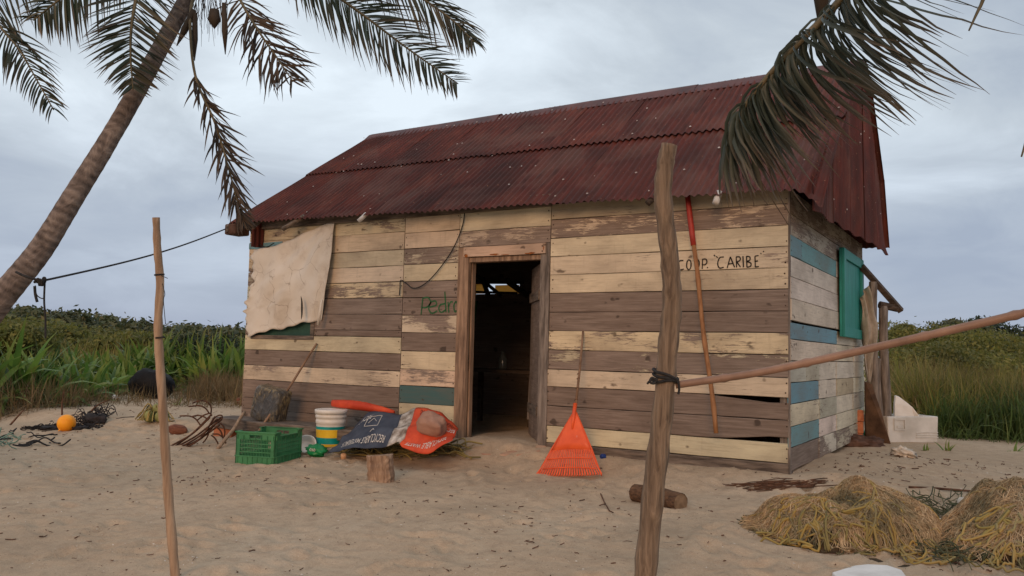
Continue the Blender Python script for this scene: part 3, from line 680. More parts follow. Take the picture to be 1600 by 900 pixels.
# slit hanging open near the right edge of the tarp, and the folded hem strip
v = []
for i in range(13):
    u = i/12
    for dx in (-1, 1):
        px, py = 470+2.0*math.sin(u*3), 462+38*u; q = onY(px+dx*1.5*math.sin(math.pi*u)**.6+.3*math.sin(u*9), py, -.155); v.append(q)
o = mesh_obj('tear', v, [(2*i, 2*i+1, 2*i+3, 2*i+2) for i in range(12)], M_BLACKINK, tarp)
m = MB(); m.tube([onY(503, 468, -.13), onY(500, 490, -.14), onY(497, 508, -.13)], [.012, .02, .016], 7); m.build('hem_strip', M_TARP, tarp, True)

# ropes ---------------------------------------------------------------
def rope(name, pts, r, label, n=40, mt=M_ROPE, parent=None, extra=()):
    m = MB(); m.tube(cat(pts, n), r, 6)
    for e_ in extra: m.tube(cat(e_[0], 16), e_[1], 6)
    o = m.build(name, mt, parent, True)
    if label: tag(o, label, 'rope')
    return o
rope('wall_cord', [onY(x, y, -.03) for x, y in ((727, 326), (722, 355), (706, 392), (680, 428), (660, 446), (645, 450), (634, 442), (626, 438), (625, 450), (624, 462))], .006, 'dark cord drooping across the short boards left of the door', 60)
rope('eave_cord', [onY(x, y, -.06) for x, y in ((386, 343), (393, 365), (402, 380), (416, 386), (428, 380))], .007, 'dark cord looped at the left eave above the tarp', 24)

# ------------------------------------------------------------------ posts and poles in front
def vpole(name, pts, rads, mt, label, cat_, n=14, jit=.06, k=28):
    P = cat(pts, k); R = np.interp(np.linspace(0, 1, k), np.linspace(0, 1, len(rads)), rads)
    R = [r*(1+.05*math.sin(i*1.7)+.03*random.uniform(-1, 1)) for i, r in enumerate(R)]
    m = MB(); m.tube(P, R, n, jit=jit); o = m.build(name, mt, None, True); return tag(o, label, cat_)
def at_depth_of(px, py, base):  # keep a pole in the vertical plane facing the camera at its base
    return dep(px, py, (base-CAM).dot(FW))
bp = gnd(1003, 935)
pts = [at_depth_of(x, y, bp) for x, y in ((1003, 945), (1008, 900), (1022, 760), (1036, 640), (1044, 540), (1050, 470), (1046, 400), (1036, 310), (1040, 255), (1046, 226))]
big_post = vpole('gnarled_post', pts, [.060, .059, .057, .053, .051, .049, .047, .047, .045, .040], M_POST, 'thick gnarled driftwood post standing in front of the hut with black rope tied round', 'post', 20, .09, 60)
ctr = at_depth_of(1040, 590, bp); m = MB()
for k, (dz, tl) in enumerate(((.0, .012), (.016, .018), (-.012, -.004))):
    m.tube([ctr+RT*math.cos(a)*.063+FW*math.sin(a)*.06+UP*(dz+tl*math.cos(a)*-1.4+.004*math.sin(3*a)) for a in np.linspace(0, 2*math.pi, 26)], .0075, 7)
kn = at_depth_of(1022, 592, bp)-FW*.055
m.tube(cat([kn+Vector((0, 0, .0)), kn-RT*.02+UP*.012, kn-RT*.03-UP*.01, kn-RT*.008-UP*.016, kn+RT*.004+UP*.008], 18), .0075, 6)
m.tube(cat([kn-RT*.01, kn-RT*.03-UP*.004, kn-RT*.045-UP*.02], 8), .006, 6); m.tube(cat([ctr+RT*.05-FW*.06, ctr+RT*.06-FW*.05-UP*.05, ctr+RT*.055-FW*.05-UP*.08], 8), .007, 6)
tag(m.build('black_rope_lashing', M_ROPE, None, True), 'black rope knotted around the gnarled post holding the bamboo', 'rope')
# bamboo rail
q0 = at_depth_of(1056, 602, bp)+FW*.01; dB = (bp-CAM).dot(FW)
pts = [q0, dep(1180, 583, dB*.985), dep(1300, 558, dB*.965), dep(1450, 524, dB*.94), dep(1600, 489, dB*.91), dep(1760, 448, dB*.88), dep(1900, 410, dB*.86)]
P = cat(pts, 90); R = []
for i in range(90):
    R.append(.0195+.002*i/90+ (.004 if i in (9, 25, 44, 58, 72) else (-.0015 if i in (10, 26, 45, 59, 73) else 0)))
m = MB(); m.tube(P, R, 14); tag(m.build('bamboo_rail', M_BAMBOO, None, True), 'long bamboo pole lashed to the gnarled post and reaching off to the right', 'pole')
e1 = P[-1]; m = MB(); m.tube([onG(e1, -.1), Vector((e1.x, e1.y, 1.2)), Vector((e1.x+.02, e1.y, 1.6))], [.06, .055, .05], 12, jit=.05)
tag(m.build('support_post', M_POST, None, True), 'wooden post carrying the outer end of the bamboo pole', 'post')
# thin stake on the left
sp_ = gnd(273, 905)
pts = [at_depth_of(x, y, sp_) for x, y in ((277, 930), (272, 880), (262, 760), (256, 660), (250, 570), (247, 510), (250, 440), (246, 390), (244, 340))]
stake = vpole('thin_stake', pts, [.025, .025, .025, .024, .0235, .023, .022, .021, .019], M_POST2, 'thin peeled wooden stake standing alone on the left, wound with thin wire', 'stake', 14, .08, 50)
m = MB()
for py, px in ((430, 249), (528, 250)):
    c_ = at_depth_of(px, py, sp_)
    for q in range(2): m.tube([c_+RT*math.cos(a)*.026+FW*math.sin(a)*.026+UP*(.002*math.cos(a)+q*.005) for a in np.linspace(0, 6.283, 18)], .0022, 5)
m.tube(cat([at_depth_of(255, 431, sp_)-FW*.02, at_depth_of(262, 435, sp_)], 5), .002, 5)
m.tube(cat([at_depth_of(x, y, sp_)-FW*.02 for x, y in ((256, 443), (258, 450), (260, 460), (258, 470), (261, 506))], 20), .002, 5)
tag(m.build('stake_wire', M_ROPE, None, True), 'thin dark wire wound round the thin left stake', 'wire')
# red and brown pole against the wall
pb = onY(1119, 677, -.26); pt_ = onY(1074, 304, -.05)
pm_ = pt_.lerp(pb, .225); m = MB(); m.tube([pb.lerp(pm_, t)+Vector((.006*math.sin(t*9), 0, 0)) for t in np.linspace(0, 1, 16)], [.020+.004*(k % 5 == 2) for k in range(16)], 10, jit=.05)
pole = tag(empty('leaning_pole', pb), 'long brown pole with red painted top leaning on the right boards', 'pole')
o = m.build('shaft', M_BROWNPOLE, pole, True); o.location = -pb
m = MB(); m.tube([pm_.lerp(pt_, t) for t in np.linspace(0, 1, 6)], [.025, .026, .026, .026, .025, .025], 10); o = m.build('painted_top', M_REDPAINT, pole, True); o.location = -pb

# ------------------------------------------------------------------ rake
rb = Vector(((onZ(888, 748, -.24)).x, 0, 0)); gp = gnd(888, 746)
rk = empty('leaf_rake', gp); tag(rk, 'orange plastic fan rake leaning upright beside the doorway', 'rake')
top = onY(911, 518, -.035); nk = gp.lerp(top, .43); ax = (top-gp).normalized(); sx = Vector((1, .0, 0)); sx = (sx-ax*sx.dot(ax)).normalized(); sn = sx.cross(ax).normalized()
if sn.y > 0: sn = -sn
HL = (nk-gp).length; HW = .325
def rp(s, h, o=0.): return (ax*h+sx*s+sn*o)
m = MB()
# solid upper plate of the fan
prof_ = [(HL*q, .016+(HW-.01)*(1-q)**.93) for q in (1, .86, .7, .55, .42)]
v = []
for h, hw in prof_:
    for k in range(9): s = -1+2*k/8; v.append(rp(s*hw, h-.02*(s*s)*(hw/.17), .012*(1-s*s)))
m.add(v, [(i*9+j, i*9+j+1, (i+1)*9+j+1, (i+1)*9+j) for i in range(4) for j in range(8)])
o = m.build('fan_plate', M_ORANGE, rk, True); solid(o, .006)
for k in range(26):
    s = -1+2*k/25; m = MB(); a = rp(s*.20, HL*.43-.02*s*s, .01); b = rp(s*.265, HL*.2-.012*s*s, .012); c_ = rp(s*HW, .02+.012*s*s, .008); d = rp(s*HW*1.01, .0+.012*s*s, .035)
    pp = [a, b, c_, d]; vv = []
    for i, q in enumerate(pp): hw = (.0055, .0065, .0068, .005)[i]; vv += [q-sx*hw, q+sx*hw, q+sx*hw-sn*.005, q-sx*hw-sn*.005]
    m.add(vv, [(i*4+j, i*4+(j+1) % 4, i*4+4+(j+1) % 4, i*4+4+j) for i in range(3) for j in range(4)]+[(12, 13, 14, 15)]); m.build('tine', M_ORANGE, rk)
for hh, hw in ((.245, .225), (.12, .262)):
    m = MB(); m.tube([rp(s*hw, HL*hh/.43*.5+.0-.012*s*s, .016) for s in np.linspace(-1, 1, 9)], .006, 6); m.build('cross_rib', M_ORANGE, rk, True)
m = MB(); m.tube([rp(-.015-.0, HL*.99), rp(-.205, HL*.42), rp(-HW, .015)], .007, 6); m.tube([rp(.015, HL*.99), rp(.205, HL*.42), rp(HW, .015)], .007, 6)
tag(m.build('edge_rib', M_ORANGE, rk, True), kind='stuff')
m = MB(); m.tube([rp(0, HL*.72, .02), rp(0, HL*.9, .02), rp(0, HL*1.12, .01)], [.008, .018, .02], 10); m.build('socket', M_ORANGE, rk, True)
m = MB(); m.tube([nk-gp-ax*.02, (nk-gp).lerp(top-gp, .5)+sx*.006, top-gp], [.013, .012, .011], 8, jit=.08); hd = m.build('handle', M_STICK, rk, True)
m = MB()
for t in (.08, .14, .28, .4, .46): c_ = (nk-gp).lerp(top-gp, t); m.tube([c_+sx*math.cos(a)*.0145+sn*math.sin(a)*.0145+ax*.004*math.cos(a) for a in np.linspace(0, 6.283, 12)], .003, 5)
tag(m.build('wire_binding', M_RUST, hd), kind='stuff')
m = MB(); c_ = rp(.035, HL*.60, .0135); m.add([c_-sx*.018-ax*.012, c_+sx*.018-ax*.012, c_+sx*.018+ax*.012, c_-sx*.018+ax*.012], [(0, 1, 2, 3)]); m.build('sticker', M_PRINTW, rk)

# ------------------------------------------------------------------ bench beam, bricks and the clutter left of the door
def box_thing(name, c, size, rz, mt, label, cat_, bev=.008, jit=0., rx=0., ry=0., group=None):
    m = MB(); x, y, z = size; m.box((-x/2, -y/2, 0), (x/2, y/2, z)); o = m.build(name, mt, None, loc=c, rot=(rx, ry, rz))
    for q in o.data.vertices: q.co += Vector((random.uniform(-jit, jit), random.uniform(-jit, jit), random.uniform(-jit, jit)))
    bevel(o, bev); return tag(o, label, cat_, group)
b0 = onY(338, 655, -.52); b1 = onY(585, 668, -.52)
m = MB()
bn = 14; vv = []
for i in range(bn+1):
    s_ = i/bn; c_ = b0.lerp(b1, s_); j = lambda: random.uniform(-.008, .008)
    z1 = .02+.006*math.sin(i); vv += [(c_.x, -.60+j(), -.10+j()), (c_.x, -.60+j(), z1), (c_.x, -.27+j(), z1+.01), (c_.x, -.27+j(), -.10+j())]
m.add(vv, [(i*4+j, i*4+4+j, i*4+4+(j+1) % 4, i*4+(j+1) % 4) for i in range(bn) for j in range(4)]+[(0, 1, 2, 3), (bn*4+3, bn*4+2, bn*4+1, bn*4)])
bench = m.build('bench_beam', M_BEAM, None); bevel(bench, .012); tag(bench, 'thick weathered grey beam laid as a low bench along the left wall', 'beam')
for k, (x, dz, lb) in enumerate(((b0.x+.16, 0, 'orange clay brick propping the left end of the grey beam'), (b0.x+.13, .0, ''), (-4.75, 0, 'orange clay brick under the grey beam behind the bucket'))):
    if lb: 
        g = float(gz(x, -.44)); box_thing('clay_brick', (x, -.46, g-.04), (.30, .20, -.10-g+.04), .05, M_BRICK, lb, 'brick', .008, .004, group='orange clay bricks')
# plastic wrapped bundle on the bench
def blob(name, c, r, mt, label, cat_, amp=.12, seed=1, sub=4, scale=(1, 1, 1), rot=(0, 0, 0), freq=2.2, flat=None, power=1., parent=None):
    n1, n2 = 26, 18; v = []
    for i in range(n2+1):
        th = math.pi*i/n2
        for j in range(n1):
            ph = 2*math.pi*j/n1; d = np.array((math.sin(th)*math.cos(ph), math.sin(th)*math.sin(ph), math.cos(th)))
            if power != 1: d = np.sign(d)*np.abs(d)**power
            nz = float(vnoise((d[0]+d[2]*.7)*freq+seed*3.1+9, (d[1]-d[2]*.6)*freq+seed+9, seed))-.5 + .5*(float(vnoise((d[0]-d[2])*freq*2.7+9, (d[1]+d[2]*.8)*freq*2.7+9, seed+5))-.5)
            p = d*(1+amp*nz); p = Vector((p[0]*r*scale[0], p[1]*r*scale[1], p[2]*r*scale[2]))
            if flat is not None and p.z < -flat: p.z = -flat
            v.append(p)
    f = [(i*n1+j, (i+1)*n1+j, (i+1)*n1+(j+1) % n1, i*n1+(j+1) % n1) for i in range(n2) for j in range(n1)]
    o = mesh_obj(name, v, f, mt, parent, True, loc=c, rot=rot)
    if label: tag(o, label, cat_)
    return o
def wrap_material():
    t = NT('cloudy_plastic_wrap'); co = t.coords(scale=(1, 1, 1), rnd=False); st = t.coords(scale=(5, 5, 2.2), rnd=False); f = t.noise(st, 3.2, 7, .6, 1.6); a = t.noise(co, 2.5, 4, .5)
    c = t.ramp(f, [(.35, (.035, .03, .026)), (.5, (.10, .08, .05)), (.6, (.30, .22, .10)), (.72, (.12, .11, .10))]); c = t.mix(t.g(a, .48, .6), c, (.075, .075, .075))
    t.base(c, .3, .5); t.b.inputs['Coat Weight'].default_value = .3; t.bump(f, 1.0, .06); return t.m
bc = onY(424, 622, -.40); bc.z = .02+.19
blob('wrapped_bundle', bc, .20, wrap_material(), 'cloudy plastic-wrapped bundle sitting on the grey beam against the wall', 'bundle', .12, 4, scale=(1.0, .6, 1.05), power=.26, rot=(.0, .20, .15), freq=1.7, flat=.19)
def stick(name, a, b, r, label, mt=M_STICK, bend=.01, cat_='stick'):
    a, b = Vector(a), Vector(b); m = MB(); m.tube([a.lerp(b, t)+Vector((bend*math.sin(t*5), 0, bend*math.sin(t*8))) for t in np.linspace(0, 1, 14)], [r*(1.08-.16*t) for t in np.linspace(0, 1, 14)], 8, jit=.1)
    return tag(m.build(name, mt, None, True), label, cat_)
g_ = gnd(434, 676); stick('thin_stick', Vector((g_.x, -.64, -.16)), onY(496, 538, -.02), .014, 'thin stick leaning against the cream board beside the wrapped bundle')
g_ = gnd(340, 702); stick('short_stick', g_, onY(383, 645, -.60), .020, 'short brown stick leaning on the end of the grey beam', M_POST2)
# green crate
cA, cB, cC = gnd(367, 725), gnd(437, 722), gnd(467, 704)
ex = (cB-cA); ex.z = 0; wA = .40; exn = ex.normalized(); eyn = Vector((-exn.y, exn.x, 0)); sv = (cC-cB); sv.z = 0;  ang = math.atan2(exn.y, exn.x)-math.radians(27)
CW = max(.34, ex.length); CD = .56; CH = .325
cr_ = tag(empty('green_crate', cA+Vector((0, 0, .0)), ang), 'green slatted plastic crate standing on the sand left of the bucket', 'crate')
def crate_wall(Lw, M_, nm, slot):
    par = []
    def bx(a, b, n_): m = MB(); m.box(a, b); v = [M_ @ q for q in m.v]; o = mesh_obj(n_, v, m.f, M_CRATE, cr_); return o
    T = .012
    nb = int(Lw/.021); bars = []
    m = MB(); x0, x1 = .045, Lw-.045; z0, z1 = .085, CH-.075
    for k in range(nb+1):
        x = x0+(x1-x0)*k/nb; m.box((x-.0026, .003, z0), (x+.0026, T-.003, z1))
    for q in range(5): z = z0+(z1-z0)*q/4; m.box((x0, .0, z-.004), (x1, T, z+.004))
    o = mesh_obj('lattice', [M_ @ q for q in m.v], m.f, M_CRATE, cr_); tag(o, kind='stuff')
    m = MB(); m.box((0, 0, .0), (Lw, T, .085))
    for k in range(8): x = Lw*(k+.5)/8; m.box((x-.003, -.008, .0), (x+.003, 0, .08))
    m.box((-.004, -.008, .08), (Lw+.004, 0, .09)); mesh_obj('base_band', [M_ @ q for q in m.v], m.f, M_CRATE, cr_)
    m = MB(); zt = CH-.075
    if slot:
        m.box((0, 0, zt), (Lw*.33, T, CH)); m.box((Lw*.67, 0, zt), (Lw, T, CH)); m.box((Lw*.33, 0, CH-.03), (Lw*.67, T, CH)); m.box((Lw*.33, 0, zt), (Lw*.67, T, zt+.012))
    else:
        m.box((0, 0, zt), (Lw, T, CH-.035)); m.box((0, 0, CH-.035), (.10, T, CH)); m.box((Lw-.10, 0, CH-.035), (Lw, T, CH))
    m.box((-.006, -.012, CH-.01), (.1 if not slot else Lw+.006, T, CH+.004))
    if not slot: m.box((Lw-.1, -.012, CH-.01), (Lw+.006, T, CH+.004)); m.box((.1, -.012, CH-.045), (Lw-.1, T, CH-.034))
    for k in range(7): x = .02+(Lw-.04)*k/6; m.box((x-.003, -.01, zt), (x+.003, 0, CH-.034))
    mesh_obj('rim', [M_ @ q for q in m.v], m.f, M_CRATE, cr_)
    for x in (.0, Lw-.045): m = MB(); m.box((x, 0, .085), (x+.045, T, zt)); mesh_obj('corner_panel', [M_ @ q for q in m.v], m.f, M_CRATE, cr_)
crate_wall(CW, Matrix.Identity(4), 'f', True)
crate_wall(CD, Matrix.Translation((CW, 0, 0)) @ Matrix.Rotation(math.pi/2, 4, 'Z'), 'r', False)
crate_wall(CW, Matrix.Translation((CW, CD, 0)) @ Matrix.Rotation(math.pi, 4, 'Z'), 'b', True)
crate_wall(CD, Matrix.Translation((0, CD, 0)) @ Matrix.Rotation(-math.pi/2, 4, 'Z'), 'l', False)
m = MB(); m.box((.01, .01, .012), (CW-.01, CD-.01, .022)); m.build('floor_panel', M_CRATE, cr_)
# bucket
bk_p = gnd(515, 704); bk = tag(empty('plastic_bucket', bk_p-Vector((0, 0, .01))), 'white lidded bucket with teal and yellow bands beside the green crate', 'bucket')
dd = (bk_p-CAM).dot(FW)/F_PX; R0 = 23.5*dd; H_ = 66*dd
rr = lambda h: R0*(.84+.16*h)
m = MB(); m.lathe([(.001, 0), (rr(0), 0)]+[(rr(h), H_*h) for h in (.2, .4, .6, .66)]+[(rr(.66)+.006, H_*.67), (rr(.68)+.006, H_*.74), (rr(.74), H_*.75), (rr(.8), H_*.79), (rr(.8)+.008, H_*.80), (rr(.82)+.008, H_*.86), (rr(.9), H_*.87), (rr(.95), H_*.95)], 40); m.build('body', M_WHITE, bk, True)
m = MB(); m.lathe([(rr(1)+.010, H_*.89), (rr(1)+.013, H_*.985), (rr(1)-.004, H_), (rr(1)-.012, H_*.985), (.001, H_*.985)], 40); m.build('lid', M_WHITE, bk, True)
for h0, h1, mt in ((.535, .60, M_TEALBAND), (.345, .532, M_YELBAND), (.20, .342, M_TEALBAND), (.13, .197, M_YELBAND)):
    v = [((rr(h)+.002)*math.cos(2*math.pi*j/40), (rr(h)+.002)*math.sin(2*math.pi*j/40), H_*h) for h in (h0, h1) for j in range(40)]
    mesh_obj('colour_band', v, [(j, (j+1) % 40, 40+(j+1) % 40, 40+j) for j in range(40)], mt, bk, True)
# the printed banner lying over the rope heap
bn_bot = [(512, 710), (530, 706), (552, 697), (600, 697), (622, 695), (628, 704), (650, 707), (675, 703), (690, 696), (707, 686)]
bn_top = [(555, 664), (566, 652), (575, 645), (617, 643), (632, 641), (645, 641), (668, 642), (690, 645), (706, 656), (716, 672)]
def bn_y(u, v): return -1.02+.56*v-.12*math.sin(math.pi*v)*math.sin(math.pi*u)
def bn_pt(u, v):
    a, b = poly_at(bn_bot, u), poly_at(bn_top, u); q = (a[0]*(1-v)+b[0]*v, a[1]*(1-v)+b[1]*v)
    return onY(q[0]+2*math.sin(v*5+u*9)*v*(1-v), q[1]+1.2*math.sin(u*17), bn_y(u, v))
def bn_d(u, v): return Vector((0, 0, .016*math.sin(u*15+v*5)+.014*math.sin(v*13-u*8)+.04*(float(vnoise(u*9, v*6, 3))-.5)+.010*(float(vnoise(u*24, v*13, 6))-.5)))
ban = tag(empty('printed_banner', bn_pt(.5, 0)), 'crumpled blue, white and orange printed banner spread over rope by the door', 'banner'); bo = Vector(ban.location)
def bn_piece(name, u0, u1, mt, sk=.0):
    o = cloth_grid(name, lambda u, v: bn_pt(u0+(u1-u0)*u, v)-bo, max(6, int(50*(u1-u0))), 20, lambda u, v: bn_d(u0+(u1-u0)*u, v), mt, ban, .003); return o
bn_piece('blue_panel', 0, .455, M_BLUECLOTH); bn_piece('white_panel', .455, .565, M_WHCLOTH); bn_piece('orange_panel', .565, 1, M_ORCLOTH)
def text_on(body, u0, u1, v0, v1, mt, flip=True, arc=0., parent=ban, skew=0.):
    cu = bpy.data.curves.new('t', 'FONT'); cu.body = body; ob = bpy.data.objects.new('t', cu); COL.objects.link(ob)
    bpy.context.view_layer.update(); me = bpy.data.meshes.new_from_object(ob.evaluated_get(bpy.context.evaluated_depsgraph_get())); bpy.data.objects.remove(ob)
    import bmesh
    bm = bmesh.new(); bm.from_mesh(me); bmesh.ops.subdivide_edges(bm, edges=[e for e in bm.edges if e.calc_length() > .25], cuts=2); bm.to_mesh(me); bm.free()
    xs = [q.co.x for q in me.vertices]; ys = [q.co.y for q in me.vertices]; xa, xb, ya, yb = min(xs), max(xs), 0, .72
    for q in me.vertices:
        s_, t_ = (q.co.x-xa)/(xb-xa), (q.co.y-ya)/(yb-ya)
        if flip: s_, t_ = 1-s_, 1-t_
        u = u0+(u1-u0)*s_; v = v0+(v1-v0)*t_+arc*math.sin(math.pi*s_)+skew*s_
        p = bn_pt(u, v)+bn_d(u, v)-bo; q.co = p+(CAM-p-bo).normalized()*.012
    me.materials.clear(); me.materials.append(mt); o = bpy.data.objects.new('printed_lettering', me); COL.objects.link(o); o.parent = parent; tag(o, kind='stuff'); return o
text_on('RECYCLABLE MATERIALS', .075, .415, .12, .27, M_PRINTW); text_on('RECYCLABLES', .02, .22, .62, .80, M_PRINTW, skew=.12)
text_on('RECYCLABLE WASTE', .60, .93, .10, .26, M_PRINTW); text_on('RECYCLABLE', .70, .98, .60, .74, M_PRINTW)
text_on('MANTENGAMOS PLAYAS LIMPIAS', .62, .99, .86, .95, M_BLACKINK); text_on('SEPARANDO', .75, .97, .76, .84, M_BLACKINK)
def bn_line(pl, wd, mt):
    m = MB(); P = []
    for (a, b), (c_, d) in zip(pl[:-1], pl[1:]):
        for t in np.linspace(0, 1, 5): P.append((a+(c_-a)*t, b+(d-b)*t))
    m.tube([bn_pt(u, v)+bn_d(u, v)-bo+(CAM-bo).normalized()*.010 for u, v in P], wd, 4)
    tag(m.build('printed_frame', mt, ban), kind='stuff')
bn_line([(.19, .62), (.30, .60), (.31, .78), (.20, .80), (.19, .62)], .003, M_PRINTW); bn_line([(.215, .67), (.25, .75), (.28, .68)], .0025, M_PRINTW); bn_line([(.27, .42), (.285, .5), (.30, .43)], .003, M_PRINTW)
# stone holding the banner
sp3 = bn_pt(.80, .52)+bn_d(.80, .52)
blob('flat_stone', sp3+Vector((.0, -.06, .045)), .12, M_STONE, 'flat reddish stone weighing down the orange part of the banner', 'stone', .35, 6, scale=(1.15, .8, .78), power=.62, freq=1.6, rot=(.55, .25, .2))
# orange rolled float on the wall
a, b = onY(520, 630, -.44), onY(616, 643, -.32); m = MB(); P = [a.lerp(b, t)+Vector((0, 0, .012*math.sin(t*4))) for t in np.linspace(0, 1, 20)]; m.tube(P, [.020+.034*math.sin(math.pi*min(1, (.12+t)*.9))**.6*(1.05-.35*t) for t in np.linspace(0, 1, 20)], 14, jit=.12)
tag(m.build('orange_roll', M_ORCLOTH, None, True), 'orange rolled plastic sheet lying on the beam above the banner', 'roll')
# heap of old rope under the banner
def strands(mb, n, fn, r, seg=22, ns=5):
    for _ in range(n): mb.tube(cat(fn(), seg), r*random.uniform(.7, 1.3), ns, cap=False)
def low_heap():
    c_ = gnd(random.uniform(520, 700), random.uniform(700, 716)); L_ = random.uniform(.15, .4); a = random.uniform(-.5, .5)+ (math.pi if random.random() < .5 else 0); P = []
    for k in range(6):
        t = k/5-.5; q = c_+Vector((math.cos(a)*t*L_*2+random.uniform(-.05, .05), math.sin(a)*t*L_*.7+random.uniform(-.03, .05), 0)); q = onG(q, random.uniform(.01, .11)*(1-abs(t))); P.append(q)
    return P
m = MB(); strands(m, 95, low_heap, .007); tag(m.build('rope_heap', M_NETROPE, None, True), 'tangled yellowish old rope lying under the printed banner', 'rope')
for k, (x, y) in enumerate(((537, 720), (551, 704))):
    g = gnd(x, y); m = MB(); m.lathe([(.001, 0), (.025, 0), (.03, .015), (.03, .05), (.024, .062), (.001, .062)], 14); o = m.build('net_float', simple('float_%d' % k, (.42, .22, .11), (.60, .36, .2), 6, .7, .2), None, True, g+Vector((0, 0, .02)), (.5, .4, 0)); tag(o, ('small peach cork float in front of the rope heap', 'small cork float tucked in the rope heap')[k], 'float', 'net floats')
# white tub and green bag by the bucket
g = gnd(480, 707); m = MB(); m.lathe([(.001, 0), (.075, 0), (.10, .05), (.11, .13), (.10, .13), (.085, .06), (.001, .06)], 20); tag(m.build('white_tub', M_WHITE, None, True, g+Vector((0, 0, .03)), (.9, .3, .4)), 'small dirty white tub lying beside the bucket', 'tub')
g = gnd(497, 712); bag = blob('green_bag', g+Vector((.02, -.05, .055)), .11, M_GREENBAG, 'crumpled green plastic bag with white print in front of the bucket', 'bag', .5, 8, scale=(1.15, .7, .62), freq=3)
m = MB()
for pl in ([(-.05, .0), (-.035, .02), (-.02, .0), (-.035, -.02), (-.05, .0)], [(-.012, .018), (.012, -.018)], [(-.012, -.018), (.012, .018)], [(.02, .0), (.035, .02), (.05, .0), (.035, -.02), (.02, .0)]):
    m.tube([Vector((a*.8+.03, -.088, b*.8+.022)) for a, b in pl], .0035, 4)
tag(m.build('printed_letters', M_PRINTW, bag), kind='stuff')
# wood block and round log
g = gnd(596, 752); m = MB(); vv = []
for i in range(9):
    t = i/8
    for k in range(12):
        a = 2*math.pi*k/12; q = Vector((math.copysign(abs(math.cos(a))**.5, math.cos(a))*.115, math.copysign(abs(math.sin(a))**.6, math.sin(a))*.08, t*.25)); q.x += random.uniform(-.007, .007); q.y += random.uniform(-.005, .005)
        if i == 8: q.z += random.uniform(-.015, .012)
        vv.append(q)
m.add(vv, [(i*12+j, i*12+(j+1) % 12, i*12+12+(j+1) % 12, i*12+12+j) for i in range(8) for j in range(12)]+[tuple(96+j for j in range(12))])
tag(m.build('wood_block', M_BLOCK, None, loc=g-Vector((0, 0, .02)), rot=(.05, -.07, .3)), 'rough upright wood block standing in the sand in front of the banner', 'block')
ga, gb = gnd(1000, 784), gnd(1056, 796); m = MB(); d = gb-ga; d.z = 0; dn = d.normalized()
lg = tag(empty('round_log', ga+Vector((0, 0, .06))), 'short dark round log lying on the sand behind the gnarled post', 'log'); L_ = d.length+.10
m.tube([dn*(L_*t-.05)+Vector((0, 0, .012*math.sin(t*3))) for t in np.linspace(0, 1, 10)], .072, 18, cap=False, jit=.07); o = m.build('bark', M_LOGBARK, lg, True)
sdv = Vector((-dn.y, dn.x, 0))
for t, sg in ((0, -1), (1, 1)):
    ce = dn*(L_*t-.05); mesh_obj('cut_end', [ce+Vector((0,0,.002))+dn*sg*.002]+[ce+sdv*math.cos(a)*.071+Vector((0, 0, math.sin(a)*.071)) for a in np.linspace(0, 2*math.pi, 18, endpoint=False)], [(0, 1+k, 1+(k+1) % 18) for k in range(18)], M_LOGEND, lg)
# grapnel anchors of rusty bar
an = tag(empty('grapnel_anchors', gnd(300, 690)), 'bundle of rusty iron grapnel anchors with curved prongs on the sand', 'anchor'); ao = Vector(an.location)
tip = gnd(268, 697); head = onY(345, 650, -1.0); dA = (head-CAM).dot(FW); dT = (tip-CAM).dot(FW)
def ap(px, py, w_=0.): t = np.clip((px-262)/85, 0, 1.2); return dep(px, py, dT+(dA-dT)*t+w_)-ao
def mk(polys, name, r):
    for pl in polys: m = MB(); m.tube(cat([ap(*q) for q in pl], 20), r, 7); m.build(name, M_RUST, an, True)
mk([[(263, 699), (300, 678), (328, 652)], [(268, 702, .02), (305, 682, .02), (340, 655)], [(272, 704, -.03), (308, 684, -.03), (346, 655, -.03)], [(276, 704, .03), (310, 687), (343, 664)], [(282, 703, -.02), (312, 686, -.05), (336, 651, -.05)], [(270, 700, .05), (302, 676, .05), (330, 648, .05)], [(285, 702, .0), (318, 682, .03), (345, 652, .06)]], 'shank', .0105)
mk([[(329, 650), (330, 638), (326, 630), (318, 626), (309, 627), (301, 630)], [(327, 646), (321, 638), (312, 634), (296, 635)], [(313, 664), (305, 654), (295, 650), (281, 650)], [(326, 656), (318, 651), (309, 649), (300, 651)], [(309, 656), (318, 649), (328, 646), (331, 650)],
    [(344, 661), (350, 668), (351, 678), (348, 688), (345, 692)], [(338, 667), (345, 674), (348, 684)], [(330, 680), (336, 685), (341, 694)], [(326, 678), (322, 686), (317, 692)], [(332, 678), (342, 679), (350, 686), (353, 693)], [(336, 652), (342, 649), (347, 650), (346, 656), (341, 660)]], 'prong', .0085)
# husk, coconuts, buoy, nets
g = gnd(277, 678); blob('coconut_husk', g+Vector((0, 0, .05)), .10, M_HUSK, 'single reddish brown coconut lying behind the thin stake', 'coconut', .12, 3, scale=(1.3, .85, .72), rot=(0, .1, .3))
g = gnd(103, 674); m = MB(); r_ = 13.5*(g-CAM).dot(FW)/F_PX
by = tag(empty('orange_buoy', g+Vector((0, 0, r_*.93))), 'round bright orange float lying on the sand at the left', 'buoy')
m.lathe([(max(.001, r_*math.sin(t)), -r_*math.cos(t)) for t in np.linspace(0, math.pi, 22)], 34); m.build('ball', M_BUOY, by, True)
m = MB(); m.lathe([(.001, -.01), (.03, -.01), (.03, .015), (.012, .03), (.012, .05), (.001, .05)], 14, (0, 0, 0)); o = m.build('lug', M_BUOY, by, True); o.location = (.0, -r_*.70, -r_*.68); o.rotation_euler = (2.3, 0, 0); o.scale = (.55, .55, .55)
